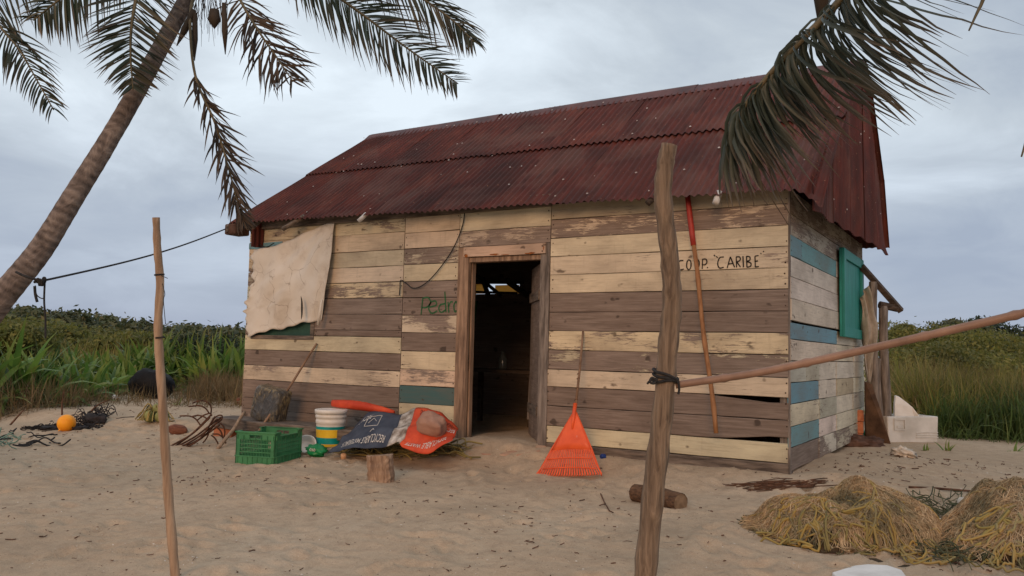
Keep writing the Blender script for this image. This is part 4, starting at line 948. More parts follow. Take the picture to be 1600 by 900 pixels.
def tangle(px0, px1, py0, py1, n, hmax, L_=.25):
    def fn():
        u = random.gauss(.5, .2); c_ = gnd(px0+(px1-px0)*u, random.uniform(py0, py1)); P = []; a = random.uniform(0, 6.28)
        for k in range(6): a += random.uniform(-1, 1); c_ = c_+Vector((math.cos(a)*L_/5, math.sin(a)*L_/5, 0)); P.append(onG(c_, random.uniform(.005, hmax)*max(.1, 1-abs(u-.5)*1.7)))
        return P
    return fn
for (x0, x1, y0, y1, hh, lb) in ((60, 92, 666, 671, .06, 'flat dark tangle of net left of the orange float'), (114, 136, 664, 672, .07, 'small dark tangle of net just right of the orange float'), (122, 172, 650, 661, .17, 'black heaped tangle of net and rope behind the orange float')):
    m = MB(); strands(m, 46, tangle(x0, x1, y0, y1, 0, hh), .006, 14, 4); t_ = tag(empty('dark_net', gnd((x0+x1)/2, y1)), lb, 'net', 'dark nets by the orange float'); o = m.build('strands', M_BLACKNET, t_, True); o.location = -t_.location; tag(o, kind='stuff')
    b_ = blob('core', Vector((0, 0, hh*.25)), 1, M_BLACKNET, None, None, .5, 3, scale=((x1-x0)*.0042, .10, hh*.55), parent=t_)
for pts_, lb in (([(132, 655), (150, 635), (172, 624)], 'dark bent stick standing up from the black net heap'), ([(97, 648), (97, 630), (100, 610)], 'thin upright twig at the edge of the plants left'), ([(16, 664), (32, 646), (38, 640)], 'dark slanted twig at the far left edge')):
    a = gnd(*pts_[0]); q = (a-CAM).dot(FW); m = MB(); m.tube(cat([dep(x, y, q) for x, y in pts_], 10), [.014-.0008*k for k in range(10)], 6, jit=.2); tag(m.build('twig', M_TWIG, None, True), lb, 'twig', 'twigs at the left edge')
# green coconuts with stalks
cg_ = tag(empty('coconut_cluster', gnd(242, 658)), 'fallen cluster of greenish coconuts with stringy stalks behind the thin stake', 'coconuts'); c0 = Vector(cg_.location)
for k, (dx, dy, s_) in enumerate(((-.12, 0, 1), (.08, .05, 1.05), (0, -.1, .95), (.16, -.05, .8), (.02, .02, .9))):
    o = blob('coconut', Vector((dx, dy, .07 if k < 4 else .16)), .09*s_, M_GREENCOCO, None, None, .1, k+2, scale=(1, .85, .9), rot=(k, k*.5, k), parent=cg_)
m = MB()
def stalk():
    a = random.uniform(0, 6.28); return [Vector((0, 0, .1)), Vector((math.cos(a)*.12, math.sin(a)*.08, random.uniform(.1, .24))), Vector((math.cos(a)*.24, math.sin(a)*.15, random.uniform(.02, .16))), Vector((math.cos(a)*.33, math.sin(a)*.2, .02))]
strands(m, 34, stalk, .008, 12, 5); tag(m.build('stalks', M_NETROPE, cg_, True), kind='stuff')
g = gnd(236, 622); blob('black_bag', g+Vector((0, 0, .26)), .42, M_BLACKBAG, 'large black plastic rubbish bag at the edge of the green plants', 'bag', .25, 5, scale=(1.1, .6, .72), flat=.26, rot=(0, .1, .55))
g = gnd(180, 625); blob('paper_scrap', g+Vector((0, 0, .04)), .06, M_FOAM, 'small white scrap lying in front of the black bag', 'litter', .5, 5)
g = gnd(375, 632); blob('dark_stone', g+Vector((0, 0, .05)), .11, M_HUSK, 'dark brown husk lying beside the left corner of the hut', 'husk', .2, 2, scale=(.9, .8, .8))
# pale net with green cord on the left edge
m = MB(); strands(m, 28, tangle(-60, 14, 688, 706, 0, .14, .3), .007, 14, 4); tag(m.build('green_cord_tangle', simple('pale_green_cord', (.10, .20, .16), (.24, .34, .26), 9, .8, .2), None, True), 'pale green cord tangle at the left edge of the sand', 'cord')
m = MB(); strands(m, 9, tangle(5, 40, 680, 700, 0, .12, .5), .008, 20, 5); tag(m.build('looped_cord', M_ROPE, None, True), 'looped dark cord beside the pale green tangle at the left edge', 'cord')

# ------------------------------------------------------------------ right-hand side
# lean-to behind the hut
lt = tag(empty('lean_to_frame', gnd(1380, 688)), 'grey timber lean-to frame standing behind the right wall of the hut', 'lean-to'); lo_ = Vector(lt.location)
d0 = (lo_-CAM).dot(FW)
def ltp(x, y, w_=0.): return dep(x, y, d0+w_)-lo_
for a, b, r in (((1366, 690), (1365, 440), .05), ((1385, 690), (1381, 478), .055), ((1375, 692), (1372, 560), .04)):
    m = MB(); A, B = ltp(*a), ltp(*b); A.z = -.1; m.tube([A.lerp(B, t)+Vector((.012*math.sin(t*6), 0, 0)) for t in np.linspace(0, 1, 12)], r, 10, jit=.1); m.build('upright', M_BEAMV, lt, True)
m = MB(); A, B = ltp(1346, 416), ltp(1408, 486); n_ = Vector((0, 0, 1)); m.tube([A, B], .045, 4); m.build('rafter', M_DARKWOOD, lt)
m = MB(); m.tube([ltp(1374, 476), ltp(1402, 482)], .045, 8); m.build('cross_beam', M_DARKWOOD, lt)
def rag_pt(u, v):
    a, b = poly_at([(1352, 446), (1362, 470), (1374, 505), (1368, 545), (1360, 598)], v), poly_at([(1346, 470), (1348, 500), (1350, 560), (1352, 598)], v)
    return dep(b[0]+(a[0]-b[0])*u, b[1]+(a[1]-b[1])*u, d0-.12)
rag = cloth_grid('hanging_rag', rag_pt, 10, 30, lambda u, v: FW*(.05*math.sin(u*11+v*5)+.03*math.sin(u*5-v*9))+RT*.008*math.sin(v*14+u), simple('dirty_rag', (.22, .19, .16), (.42, .38, .33), 5, .9, .4), None); tag(rag, 'dirty pale cloth hanging from the lean-to at the back corner', 'cloth')
m = MB(); A = [gnd(1354, 688), gnd(1392, 694)]; T = [dep(1352, 596, d0-.2), dep(1362, 600, d0-.2)]; q = [A[0], A[1], dep(1376, 640, d0-.22), T[1], T[0]]
m.add(q+[p+FW*.03 for p in q], [(0, 1, 2, 3, 4), (9, 8, 7, 6, 5)]+[(i, (i+5), (i+1) % 5+5, (i+1) % 5) for i in range(5)]); tag(m.build('rusty_board', simple('rusty_board', (.05, .028, .018), (.13, .075, .045), 6, .9, .4), None), 'dark brown pointed board leaning at the foot of the lean-to', 'board')
for k in range(3):
    g = gnd(1355, 687); box_thing('clay_brick', (g.x-.14, g.y+.02, -.13+k*.145), (.16, .2, .14), .2+.1*k, M_BRICK, ('lowest', 'middle', 'topmost')[k]+' orange clay brick stacked at the back corner of the hut', 'brick', .01, .006, group='orange clay bricks')
# cooler box
A, B = gnd(1387, 691), gnd(1467, 691); d = B-A; d.z = 0; dn = d.normalized(); ang = math.atan2(dn.y, dn.x); CL = d.length; ck = tag(empty('foam_cooler', A-Vector((0, 0, .015)), ang), 'pale plastic cooler box without its lid on, standing by the right-hand grass', 'cooler')
sH = 42*(A-CAM).dot(FW)/F_PX; sD = .42; T = .03
m = MB(); 
def taper(v): return Vector((v.x+(v.x-CL/2)*.04*(v.z/sH-1), v.y, v.z))
m.add([taper(Vector(q)) for q in [(0,0,0),(CL,0,0),(CL,sD,0),(0,sD,0),(0,0,sH),(CL,0,sH),(CL,sD,sH),(0,sD,sH),(T,T,sH),(CL-T,T,sH),(CL-T,sD-T,sH),(T,sD-T,sH),(T,T,.04),(CL-T,T,.04),(CL-T,sD-T,.04),(T,sD-T,.04)]],
  [(0,3,2,1),(0,1,5,4),(1,2,6,5),(2,3,7,6),(3,0,4,7),(4,5,9,8),(5,6,10,9),(6,7,11,10),(7,4,8,11),(8,9,13,12),(9,10,14,13),(10,11,15,14),(11,8,12,15),(12,13,14,15)])
bevel(m.build('box', M_COOLER, ck), .015, 3)
for z in (.06, .09, .12):
    m = MB(); m.box((CL*.55, -.006, z), (CL*.985, .004, z+.014)); bevel(m.build('moulded_rib', M_COOLER, ck), .003)
m = MB(); m.box((CL*.12, -.012, sH*.48), (CL*.35, .0, sH*.53)); m.box((CL*.12, -.012, sH*.86), (CL*.35, .0, sH*.93)); m.box((CL*.12, -.012, sH*.53), (CL*.15, 0, sH*.86)); m.box((CL*.32, -.012, sH*.53), (CL*.35, 0, sH*.86)); m.box((CL*.18, -.008, sH*.56), (CL*.29, 0, sH*.66)); m.build('handle', M_COOLER, ck)
# its lid leaning up behind
g0 = dep(1397, 648, (A-CAM).dot(FW)+.25); g1 = dep(1437, 650, (A-CAM).dot(FW)+.25); tl = dep(1400, 618, (A-CAM).dot(FW)+.35); tr_ = dep(1416, 628, (A-CAM).dot(FW)+.35)
gb = Vector((0, 0, -.32)); ring = [g0+gb, g1+gb, g1, g1.lerp(tr_, .5)+Vector((.0, 0, .02)), tr_, tl.lerp(tr_, .35)+Vector((0, 0, .012)), tl, g0.lerp(tl, .6)]
m = MB(); m.add(ring+[p+FW*.05 for p in ring], [tuple(range(8)), tuple(reversed(range(8, 16)))]+[(i, i+8, (i+1) % 8+8, (i+1) % 8) for i in range(8)]); bevel(tag(m.build('cooler_lid', M_WHITE, None), 'white cooler lid propped upright inside the pale cooler box', 'lid'), .012, 3)
# brown rag, skull-like bone, sticks
g = gnd(1325, 694); m = MB()
for k in range(5): blob('x', g, .1, M_BRCLOTH, None, None) if False else None
o = blob('brown_cloth', g+Vector((0, 0, .02)), .2, M_BRCLOTH, 'crumpled dark brown cloth lying on the sand beside the side wall', 'cloth', .7, 9, scale=(1.5, .8, .42), freq=3.6, rot=(0, 0, .6)); o.location.x += .12
g = gnd(1289, 703); blob('dark_lump', g+Vector((0, 0, .02)), .07, M_HUSK, 'small dark lump on the sand near the blue corner board', 'husk', .5, 4, scale=(1, .7, .7))
g = gnd(1352, 682); blob('green_scrap', g+Vector((0, 0, .03)), .05, M_GREENBAG, 'small green plastic scrap at the foot of the clay bricks', 'litter', .6, 4)
g = gnd(1412, 714); bo_ = blob('bleached_bone', g+Vector((0, 0, .035)), .09, M_BONE, 'bleached white bone lying on the sand in front of the cooler', 'bone', 1.0, 11, scale=(1.2, .75, .55), freq=4.2, rot=(.1, .2, -.5))
def twigs(n, x0, x1, y0, y1, L0, L1, ang, sp_):
    m = MB()
    for _ in range(n):
        c_ = gnd(random.uniform(x0, x1), random.uniform(y0, y1)); a = ang+random.uniform(-sp_, sp_); l = random.uniform(L0, L1); P = []
        for t in np.linspace(-.5, .5, 6): q = c_+Vector((math.cos(a)*l*t+random.uniform(-.012, .012), math.sin(a)*l*t+random.uniform(-.012, .012), 0)); P.append(onG(q, random.uniform(.005, .03)))
        m.tube(P, random.uniform(.002, .005), 5, cap=False)
    return m
ang_r = math.atan2(RT.y, RT.x)
tag(twigs(30, 1185, 1250, 757, 766, .35, .6, ang_r-.05, .12).build('twig_bundle', M_TWIG, None, True), 'bundle of thin dark twigs lying left of the yellow net heap', 'twigs')
m = MB(); m.tube([onG(gnd(x, y), .015) for x, y in ((1420, 764), (1460, 766), (1500, 769), (1535, 772))], [.009, .011, .010, .007], 6); tag(m.build('long_stick', M_TWIG, None, True), 'long thin reddish stick lying behind the two net heaps', 'stick')
m = MB(); m.tube([onG(gnd(x, y), .01) for x, y in ((930, 764), (938, 772), (944, 786), (952, 800), (958, 803))], .005, 5); tag(m.build('curved_twig', M_TWIG, None, True), 'small curved twig on the sand right of the rake', 'twig')
g = gnd(942, 716); blob('blue_cap', g+Vector((0, 0, .015)), .028, M_BLUECAP, 'small blue plastic cap at the foot of the right boards', 'cap', .4, 3)

# net heaps
def net_heap(name, cx, cy, rx, ry, H, label, nrope, nthread, ngreen, seed, yaw=0., hollow=None, coils=0):
    random.seed(seed); root = tag(empty(name, onG((cx, cy))), label, 'fishing net', 'mounds of fishing net'); o0 = Vector(root.location)
    def hgt(x, y):
        dx, dy = x-cx, y-cy; u = (dx*math.cos(yaw)+dy*math.sin(yaw))/rx; v = (-dx*math.sin(yaw)+dy*math.cos(yaw))/ry; q = u*u+v*v
        h = H*1.05*max(0, 1-q*(.75+.6*float(vnoise(x*3.1+2, y*3.1+seed, seed+9))))**.6*(.34+.75*float(vnoise(x*2.2+seed, y*2.2, seed))+.55*float(vnoise(x*5.5, y*5.5+seed, seed+3)))*(1+.2*u)
        if hollow: h *= 1-.75*math.exp(-((x-hollow[0])**2+(y-hollow[1])**2)/hollow[2]**2)
        return h
    n = 44; v = []
    for j in range(n+1):
        for i in range(n+1):
            x = cx+(2*i/n-1)*max(rx, ry)*1.02; y = cy+(2*j/n-1)*max(rx, ry)*1.02; h = hgt(x, y); v.append(Vector((x, y, float(gz(x, y))+h*.93-.012+random.uniform(-.008, .008)*(h > .02)))-o0)
    mesh_obj('core', v, [(j*(n+1)+i, j*(n+1)+i+1, (j+1)*(n+1)+i+1, (j+1)*(n+1)+i) for j in range(n) for i in range(n)], M_NETBASE, root, True)
    def sp(rad0, Ls, wob, lift, curl, k=8, bias=None):
        def fn():
            while True:
                a = random.uniform(0, 6.28); q = math.sqrt(random.random())*rad0; u, w2 = math.cos(a)*q*rx, math.sin(a)*q*ry; x = cx+u*math.cos(yaw)-w2*math.sin(yaw); y = cy+u*math.sin(yaw)+w2*math.cos(yaw)
                if bias is None or bias(x, y): break
            d = random.uniform(0, 6.28); P = []; L_ = random.uniform(*Ls); c_ = random.uniform(-curl, curl)
            for s_ in range(k):
                P.append(Vector((x, y, float(gz(x, y))+hgt(x, y)+random.uniform(.0, lift)))-o0); d += c_+random.uniform(-wob, wob); u2 = ((x-cx)*math.cos(yaw)+(y-cy)*math.sin(yaw))/rx; v2 = (-(x-cx)*math.sin(yaw)+(y-cy)*math.cos(yaw))/ry
                if u2*u2+v2*v2 > 1.0+.3*random.random(): d = math.atan2(cy-y, cx-x)+random.uniform(-1.1, 1.1)
                x += math.cos(d)*L_/k; y += math.sin(d)*L_/k
            return P
        return fn
    m = MB(); strands(m, nthread, sp(.99, (.10, .42), .7, .045, .5, 6), .0019, 9, 3); tag(m.build('threads', M_NETTHREAD, root), kind='stuff')
    m = MB(); strands(m, ngreen, sp(1.0, (.3, .7), .4, .022, .3), .0042, 16, 4); tag(m.build('olive_ropes', M_NETGREEN, root, True), kind='stuff')
    m = MB(); front = lambda x, y: random.random() < .25 or ((x-cx)*FW.x+(y-cy)*FW.y) < -.02
    strands(m, nrope, sp(1.02, (.35, 1.0), .35,   .045, .55, 9, front), .0062, 26, 6); tag(m.build('yellow_ropes', M_NETROPE, root, True), kind='stuff')
    if coils:
        m = MB()
        for _ in range(coils):
            a0 = math.atan2(-FW.y, -FW.x)+random.uniform(-1.25, .35); k_ = random.uniform(.62, 1.22); X0 = cx+math.cos(a0)*rx*k_; Y0 = cy+math.sin(a0)*ry*k_; R0_ = random.uniform(.06, .17); n_ = random.randint(10, 20); ph = random.uniform(0, 6.28); ec = random.uniform(.45, .95); tl = random.uniform(0, 3.14); P = []
            for s_ in range(n_):
                aa = ph+s_*.42*random.uniform(.8, 1.2); u_ = math.cos(aa)*R0_; v_ = math.sin(aa)*R0_*ec; x = X0+u_*math.cos(tl)-v_*math.sin(tl); y = Y0+u_*math.sin(tl)+v_*math.cos(tl); P.append(Vector((x, y, float(gz(x, y))+max(hgt(x, y), 0)+random.uniform(.006, .05)))-o0)
            m.tube(cat(P, n_*3), random.uniform(.005, .0085), 6, cap=False)
        tag(m.build('rope_coils', M_COIL, root, True), kind='stuff')
    return root
h1 = gnd(1310, 835); h2 = gnd(1580, 850)
net_heap('net_heap', h1.x+.05, h1.y+.04, .62, .50, .29, 'mound of tangled yellow rope and orange netting beside the bamboo rail', 34, 5200, 190, 11, math.radians(31), coils=34)
net_heap('net_heap', h2.x+.15, h2.y+.02, .62, .54, .31, 'darker mound of netting and rope at the lower right corner', 26, 4200, 420, 12, math.radians(31), coils=20)
m = MB(); strands(m, 260, tangle(1425, 1505, 800, 870, 0, .10, .35), .0035, 14, 4); tag(m.build('dark_netting', M_NETGREEN, None), 'dark green netting added to darken the hollow between the two net mounds', 'fishing net')  # green-black strands added to give the hollow between the mounds its shade
random.seed(21)
for x, y, s_ in ((1438, 818, .03), (1447, 826, .028), (1471, 828, .032), (1505, 796, .04)):
    g = gnd(x, y); blob('net_float', g+Vector((0, 0, .05)), s_, M_BONE, ('small pale float nearest the left net mound', 'pale float second from the left net mound', 'pale round float between the two net mounds', 'largest pale float on the back of the darker net mound')[(1438, 1447, 1471, 1505).index(x)], 'float', .1, 2, scale=(1.2, 1, 1))['group'] = 'net floats'
g = gnd(1362, 893); pl = [(-.20, -.12), (-.06, -.16), (.17, -.15), (.20, -.02), (.16, .07), (.06, .10), (-.02, .085), (-.11, .03), (-.19, -.02)]; m = MB(); k_ = len(pl)
m.add([(a, b, -.02) for a, b in pl]+[(a*.98, b*.98, .012+.012*a) for a, b in pl], [tuple(reversed(range(k_))), tuple(range(k_, 2*k_))]+[(i, (i+1) % k_, k_+(i+1) % k_, k_+i) for i in range(k_)])
o = m.build('foam_slab', M_FOAM, None, loc=g+Vector((-.02, -.12, .02)), rot=(.05, -.05, .54)); bevel(o, .006); tag(o, 'flat white foam piece lying in front of the yellow net mound', 'foam')

# ------------------------------------------------------------------ palms
def frond_geo(P, n, t0, Lfun, spread, droop, wind, nrm, wd=.02, seg=5, both=(1, -1), wither=0., fwd=.55):
    """returns verts, quads, tip attribute and per-leaflet slices for leaflets along rachis points P"""
    V = []; Q = []; A = []; SL = []
    P = [Vector(p) for p in P]; k = len(P); nrm = Vector(nrm).normalized()
    for i in range(n):
        t = t0+(1-t0)*(i+random.uniform(-.3, .3))/n; t = min(max(t, t0), .999); f = t*(k-1); a = int(f); p = P[a].lerp(P[min(a+1, k-1)], f-a)
        T = (P[min(a+1, k-1)]-P[max(a-1, 0)]).normalized(); Sd = T.cross(nrm).normalized()
        for sg in both:
            if random.random() < wither*.3: continue
            L_ = Lfun((t-t0)/(1-t0))*random.uniform(.8, 1.12); d = (T*fwd+Sd*sg*spread+nrm*.15*random.uniform(-1, 1)+Vector((random.gauss(0, .07), random.gauss(0, .07), random.gauss(0, .07)))*(1+3*wither)).normalized()
            b0 = len(V); q = p.copy(); side = d.cross(nrm).normalized(); tw = random.uniform(-.9, .9)
            side = (side*math.cos(tw)+nrm*math.sin(tw)).normalized(); dr = droop*random.uniform(.6, 1.4); wv = random.uniform(.5, 1.3)
            for s_ in range(seg+1):
                u = s_/seg; w_ = wd*(.55+1.6*u*(1-u)*1.4)*(1-u**3)+.0012; V += [q-side*w_*.5, q+side*w_*.5]; A += [u, u]
                d = (d+Vector((0, 0, -1))*dr/seg+Vector(wind)*wv/seg+Vector((random.gauss(0, .1), random.gauss(0, .1), random.gauss(0, .1)))*wither).normalized(); q = q+d*L_/seg
            Q += [(b0+2*s_, b0+2*s_+1, b0+2*s_+3, b0+2*s_+2) for s_ in range(seg)]; SL.append((b0, len(V)))
    return V, Q, A, SL
palm_base = onZ(-150, 660, -.3); 
palm = empty('coconut_palm', onG(palm_base)); tag(palm, 'leaning coconut palm with ringed trunk rising at the left of the hut', 'palm tree', 'coconut palms'); po = Vector(palm.location)
tpts = [palm.location+Vector((-.25, -.1, -.1)), dep(-130, 640, 5.9), dep(-55, 540, 5.9), dep(5, 462, 5.9), dep(62, 392, 5.95), dep(112, 312, 6.0), dep(166, 225, 6.1), dep(214, 142, 6.2), dep(252, 72, 6.3), dep(288, 5, 6.4), dep(318, -55, 6.5)]
P = cat(tpts, 150); Rr = np.interp(np.linspace(0, 1, 150), [0, .1, .3, .45, .6, .8, 1], [.15, .118, .090, .078, .068, .061, .058])
v = []; at = []; n = 20; fr = None
for i, p in enumerate(P):
    t = (P[min(i+1, 149)]-P[max(i-1, 0)]).normalized(); a = t.cross(Vector((0, 1, 0))).normalized(); b = t.cross(a); ring = (i % 3 == 0)
    for j in range(n):
        an_ = 2*math.pi*j/n; r = Rr[i]*(1+(.020 if ring else 0)+.05*(float(vnoise(i*.25+5, j*.8+3, 8))-.5)); v.append(p+a*math.cos(an_)*r+b*math.sin(an_)*r-po); at.append(i/149)
f = [(i*n+j, i*n+(j+1) % n, (i+1)*n+(j+1) % n, (i+1)*n+j) for i in range(149) for j in range(n)]
np_obj('trunk', [tuple(q) for q in v], f, M_PALMTRUNK, palm, True, at)
crown = dep(322, -62, 6.5)
def frond(parent, org, pts, n, t0, Lmax, spread, droop, mt, wind=(.25, .15, 0), wd=.0165, both=(1, -1), wither=0., nrm=None, r0=.022, fwd=.55, seg=5, lf=None):
    P = cat(pts, 40); nr = nrm or ((CAM-P[20]).normalized()*.75+Vector((0, 0, .5)))
    lf = lf or (lambda t: Lmax*(.45+.75*math.sin(math.pi*min(1, .12+t*.80)))*(1-.45*t**3))
    V, Q, A, SL = frond_geo(P, n, t0, lf, spread, droop, wind, nr, wd, both=both, wither=wither, fwd=fwd, seg=seg)
    m = MB(); m.tube([p-org for p in P], [r0*(1-.85*k/39)+.002 for k in range(40)], 6); fo = m.build('frond', M_RACHIS, parent, True)
    o = np_obj('leaflets', [tuple(q-org) for q in V], Q, mt, fo, attr=A); tag(o, kind='stuff'); return fo
C_ = (322, -62, 6.5)
fr_ = [([C_, (235, -75, 6.5), (150, -40, 6.5), (95, -2, 6.5), (52, 32, 6.5)], 62, .15, .42, .75, 1.1, M_FROND, 0),
  ([C_, (190, -150, 6.9), (70, -95, 7.1), (-8, 10, 7.2), (35, 85, 7.2), (84, 172, 7.2)], 80, .2, .42, .75, .9, M_FROND, 0),
  ([C_, (262, -85, 6.2), (222, -30, 6.0), (207, 30, 5.9), (204, 85, 5.9), (208, 140, 5.9)], 80, .18, .36, .95, .25, M_FROND, .15),
  ([C_, (300, 5, 6.3), (298, 60, 6.2), (307, 125, 6.2), (335, 190, 6.2), (355, 255, 6.2), (372, 320, 6.2), (378, 345, 6.2)], 70, .40, .25, .30, .3, M_DEADFROND, .4),
  ([C_, (352, -48, 6.4), (378, 5, 6.3), (405, 50, 6.2), (434, 92, 6.2), (458, 128, 6.2)], 62, .35, .34, .75, .55, M_DEADFROND, .8),
  ([C_, (410, -75, 6.7), (490, -30, 6.8), (560, 18, 6.9), (640, 78, 7.0), (716, 131, 7.0)], 105, .22, .46, .80, .42, M_FROND, .1),
  ([C_, (440, -130, 7.0), (550, -65, 7.4), (640, -15, 7.6), (705, 30, 7.7), (741, 66, 7.7)], 90, .2, .44, .55, 1.0, M_FROND, 0),
  ([C_, (380, -160, 6.2), (480, -190, 5.6), (600, -140, 5.0)], 60, .2, .5, .8, .6, M_FROND, 0), ([C_, (300, -200, 7.2), (250, -280, 8), (180, -260, 8.6)], 60, .2, .5, .8, .6, M_FROND, 0), ([C_, (340, -190, 6.8), (400, -300, 7.6), (500, -310, 8.4)], 60, .2, .5, .8, .6, M_FROND, 0), ([C_, (260, -160, 6.0), (150, -240, 5.4), (30, -200, 5)], 60, .2, .5, .8, .6, M_FROND, 0)]
for pts_, n_, t0, Lm, spd, drp, mt, wi in fr_: frond(palm, po, [dep(*q) for q in pts_], n_, t0, Lm, spd, drp, mt, wither=wi, r0=.013 if wi > .3 else .018)
for k in range(5):      # coconuts and dry husks under the crown
    c_ = dep(326+random.uniform(-22, 32), -58+random.uniform(-12, 30), 6.4+random.uniform(-.15, .15)); blob('coconut', c_-po, .07, M_DARKWOOD, None, None, .08, k+1, scale=(.9, .9, 1.15), rot=(random.uniform(-.5, .5), random.uniform(-.5, .5), k), parent=palm)
m = MB()
for k in range(46):
    a = dep(300+random.uniform(-4, 55), random.uniform(-25, 10), 6.4); b_ = a+Vector((random.uniform(-.06, .10), 0, -random.uniform(.12, .36))); m.tube([a-po, a.lerp(b_, .5)+Vector((random.uniform(-.03, .03), 0, 0))-po, b_-po], [.004, .0025, .0012], 4, cap=False)
tag(m.build('hanging_fibres', M_DEADFROND, palm), kind='stuff')
for a_, b_, w_ in (((303, 15), (276, 72), .035), ((350, 5), (352, 85), .03), ((335, 15), (335, 45), .06), ((305, 20), (304, 95), .03)):
    A_, B_ = dep(*a_, 6.25), dep(*b_, 6.25); m = MB(); m.tube([A_-po, A_.lerp(B_, .55)-po, B_-po], [w_*.6, w_*.8, .003], 7); m.build('dry_spathe', M_DEADFROND, palm, True)
# rope tying the palm to the hut
tie = dep(70, 438, 5.82); eav = Vector((-7.05, -.25, 2.40))
m = MB(); m.tube([tie.lerp(eav, t)+Vector((0, 0, -.05*math.sin(math.pi*t))) for t in np.linspace(0, 1, 40)], .008, 6)
ring_c = dep(47, 432, 5.93)
m.tube(cat([dep(25, 425, 5.78), dep(40, 432, 5.76), dep(58, 437, 5.78), tie], 16), .009, 6)
tag(m.build('tie_rope', M_ROPE, None, True), 'taut dark rope running from the palm trunk to the left eave of the hut', 'rope')
m = MB(); m.tube([tie+Vector((.02*math.cos(a)-.01, 0, .02*math.sin(a))) for a in np.linspace(0, 6.283, 14)], .008, 6)
for k in range(3): m.tube(cat([dep(54+k*4, 441, 5.8), dep(60+k*3, 436+k, 5.77), dep(62+k*2, 446, 5.8)], 10), .010, 6)
m.tube(cat([dep(70, 440, 5.82), dep(69, 470, 5.82), dep(71, 500, 5.82), dep(71, 528, 5.82)], 20), .007, 6); m.tube(cat([dep(55, 446, 5.82), dep(57, 460, 5.82), dep(64, 466, 5.82), dep(69, 466, 5.82)], 12), .004, 5); m.tube(cat([dep(54, 447, 5.82), dep(55, 460, 5.82), dep(58, 472, 5.82)], 8), .010, 5)
tag(m.build('rope_end', M_ROPE, None, True), 'knotted dark rope end dangling from the palm trunk', 'rope')

# near palm on the right: trunk out of frame, one wind-blown frond hanging into view
p2 = empty('coconut_palm', onG(Vector((3.4, -5.2, 0)))); tag(p2, 'nearby palm whose wind-blown frond hangs over the right end of the roof', 'palm tree', 'coconut palms'); o2 = Vector(p2.location)
c2 = o2+Vector((-.5, 1.2, 4.0)); P = cat([o2-Vector((0, 0, .1)), o2+Vector((.1, .1, 1.2)), o2+Vector((-.1, .5, 2.6)), c2], 70); v = []; at = []; n = 18
for i, p in enumerate(P):
    for j in range(n): r = (.17-.06*i/69)*(1+(.03 if i % 3 == 0 else 0)); an_ = 2*math.pi*j/n; v.append(p-o2+Vector((math.cos(an_)*r, math.sin(an_)*r, 0))); at.append(i/69)
np_obj('trunk', [tuple(q) for q in v], [(i*n+j, i*n+(j+1) % n, (i+1)*n+(j+1) % n, (i+1)*n+j) for i in range(69) for j in range(n)], M_PALMTRUNK, p2, True, at)
rp_ = [c2, c2.lerp(dep(1440, -170, 2.9), .55)+Vector((0, 0, .35)), dep(1440, -170, 2.9), dep(1352, -50, 2.9), dep(1300, 15, 2.92), dep(1245, 70, 2.95), dep(1195, 125, 3.0), dep(1160, 172, 3.02), dep(1146, 215, 3.05)]
P = cat(rp_, 70); m = MB(); m.tube([p-o2 for p in P], [.020*(1-.8*k/69)+.002 for k in range(70)], 7); nf = m.build('frond', M_RACHIS, p2, True)
WD = (RT*.95-Vector((0, 0, .18)))
leafm = []
for i in range(205):
    t = .34+.655*(i+random.random()*.8)/205; fq = t*69; a = int(fq); p = P[a].lerp(P[min(a+1, 69)], fq-a); T = (P[min(a+1, 69)]-P[max(a-1, 0)]).normalized(); e_ = (t-.34)/.66
    L_ = (.62-.34*e_)*random.uniform(.65, 1.12); sg = 1 if i % 2 else -1
    # leaflets leave the rib, bend over and stream downwind
    d = (T*.5-FW*.45*sg*random.uniform(.1, 1)+(RT*random.uniform(.0, .4) if random.random() < .45 else (UP*.7-RT*.45)*random.uniform(.1, .75))).normalized(); tgt = (RT*(1.0-.80*e_**1.5)+UP*(-.40-.5*e_)+FW*random.uniform(-.35, .35)+Vector((0, 0, random.uniform(-.16, .16)))).normalized()
    wd = random.uniform(.009, .021); seg = 9; V = []; A = []; q = p.copy(); side = d.cross(FW).normalized(); tw = random.uniform(-.9, .9); side = (side*math.cos(tw)+FW*math.sin(tw)).normalized()
    for s_ in range(seg+1):
        u = s_/seg; w_ = wd*(.5+1.9*u*(1-u))*(1-u**4)+.001; fold = side.cross(d).normalized()*w_*.22; V += [q-side*w_*.5+fold, q, q+side*w_*.5+fold]; A += [u]*3; d = (d*(1-.34)+tgt*.34).normalized(); d = (d+Vector((random.gauss(0, .06), random.gauss(0, .06), random.gauss(0, .06)))).normalized(); q = q+d*L_/seg; side = (side-d*side.dot(d)).normalized()
    Q = [(3*s_+j, 3*s_+j+1, 3*s_+j+4, 3*s_+j+3) for s_ in range(seg) for j in (0, 1)]
    np_obj('leaflet', [tuple(x-o2) for x in V], Q, M_FRONDNEAR, nf, True, A)
for pts_ in ([c2, dep(1660, -120, 2.6), dep(1560, -40, 2.5), dep(1532, 10, 2.5), dep(1514, 48, 2.5)], [c2, dep(1700, 40, 2.6), dep(1640, 120, 2.6), dep(1610, 200, 2.6), dep(1596, 245, 2.6)]):
    PP = cat(pts_, 20); m = MB(); m.tube([p-o2 for p in PP], [.012*(1-k/20)+.002 for k in range(20)], 5); m.build('frond', M_RACHIS, p2, True)
for pts_ in ([dep(1285, -60, 3.4), dep(1286, -20, 3.4), dep(1282, 38, 3.4)],):
    A_ = pts_; m = MB(); m.tube([q-o2 for q in A_], [.03, .045, .01], 8); m.build('dry_spathe', M_DEADFROND, p2, True)
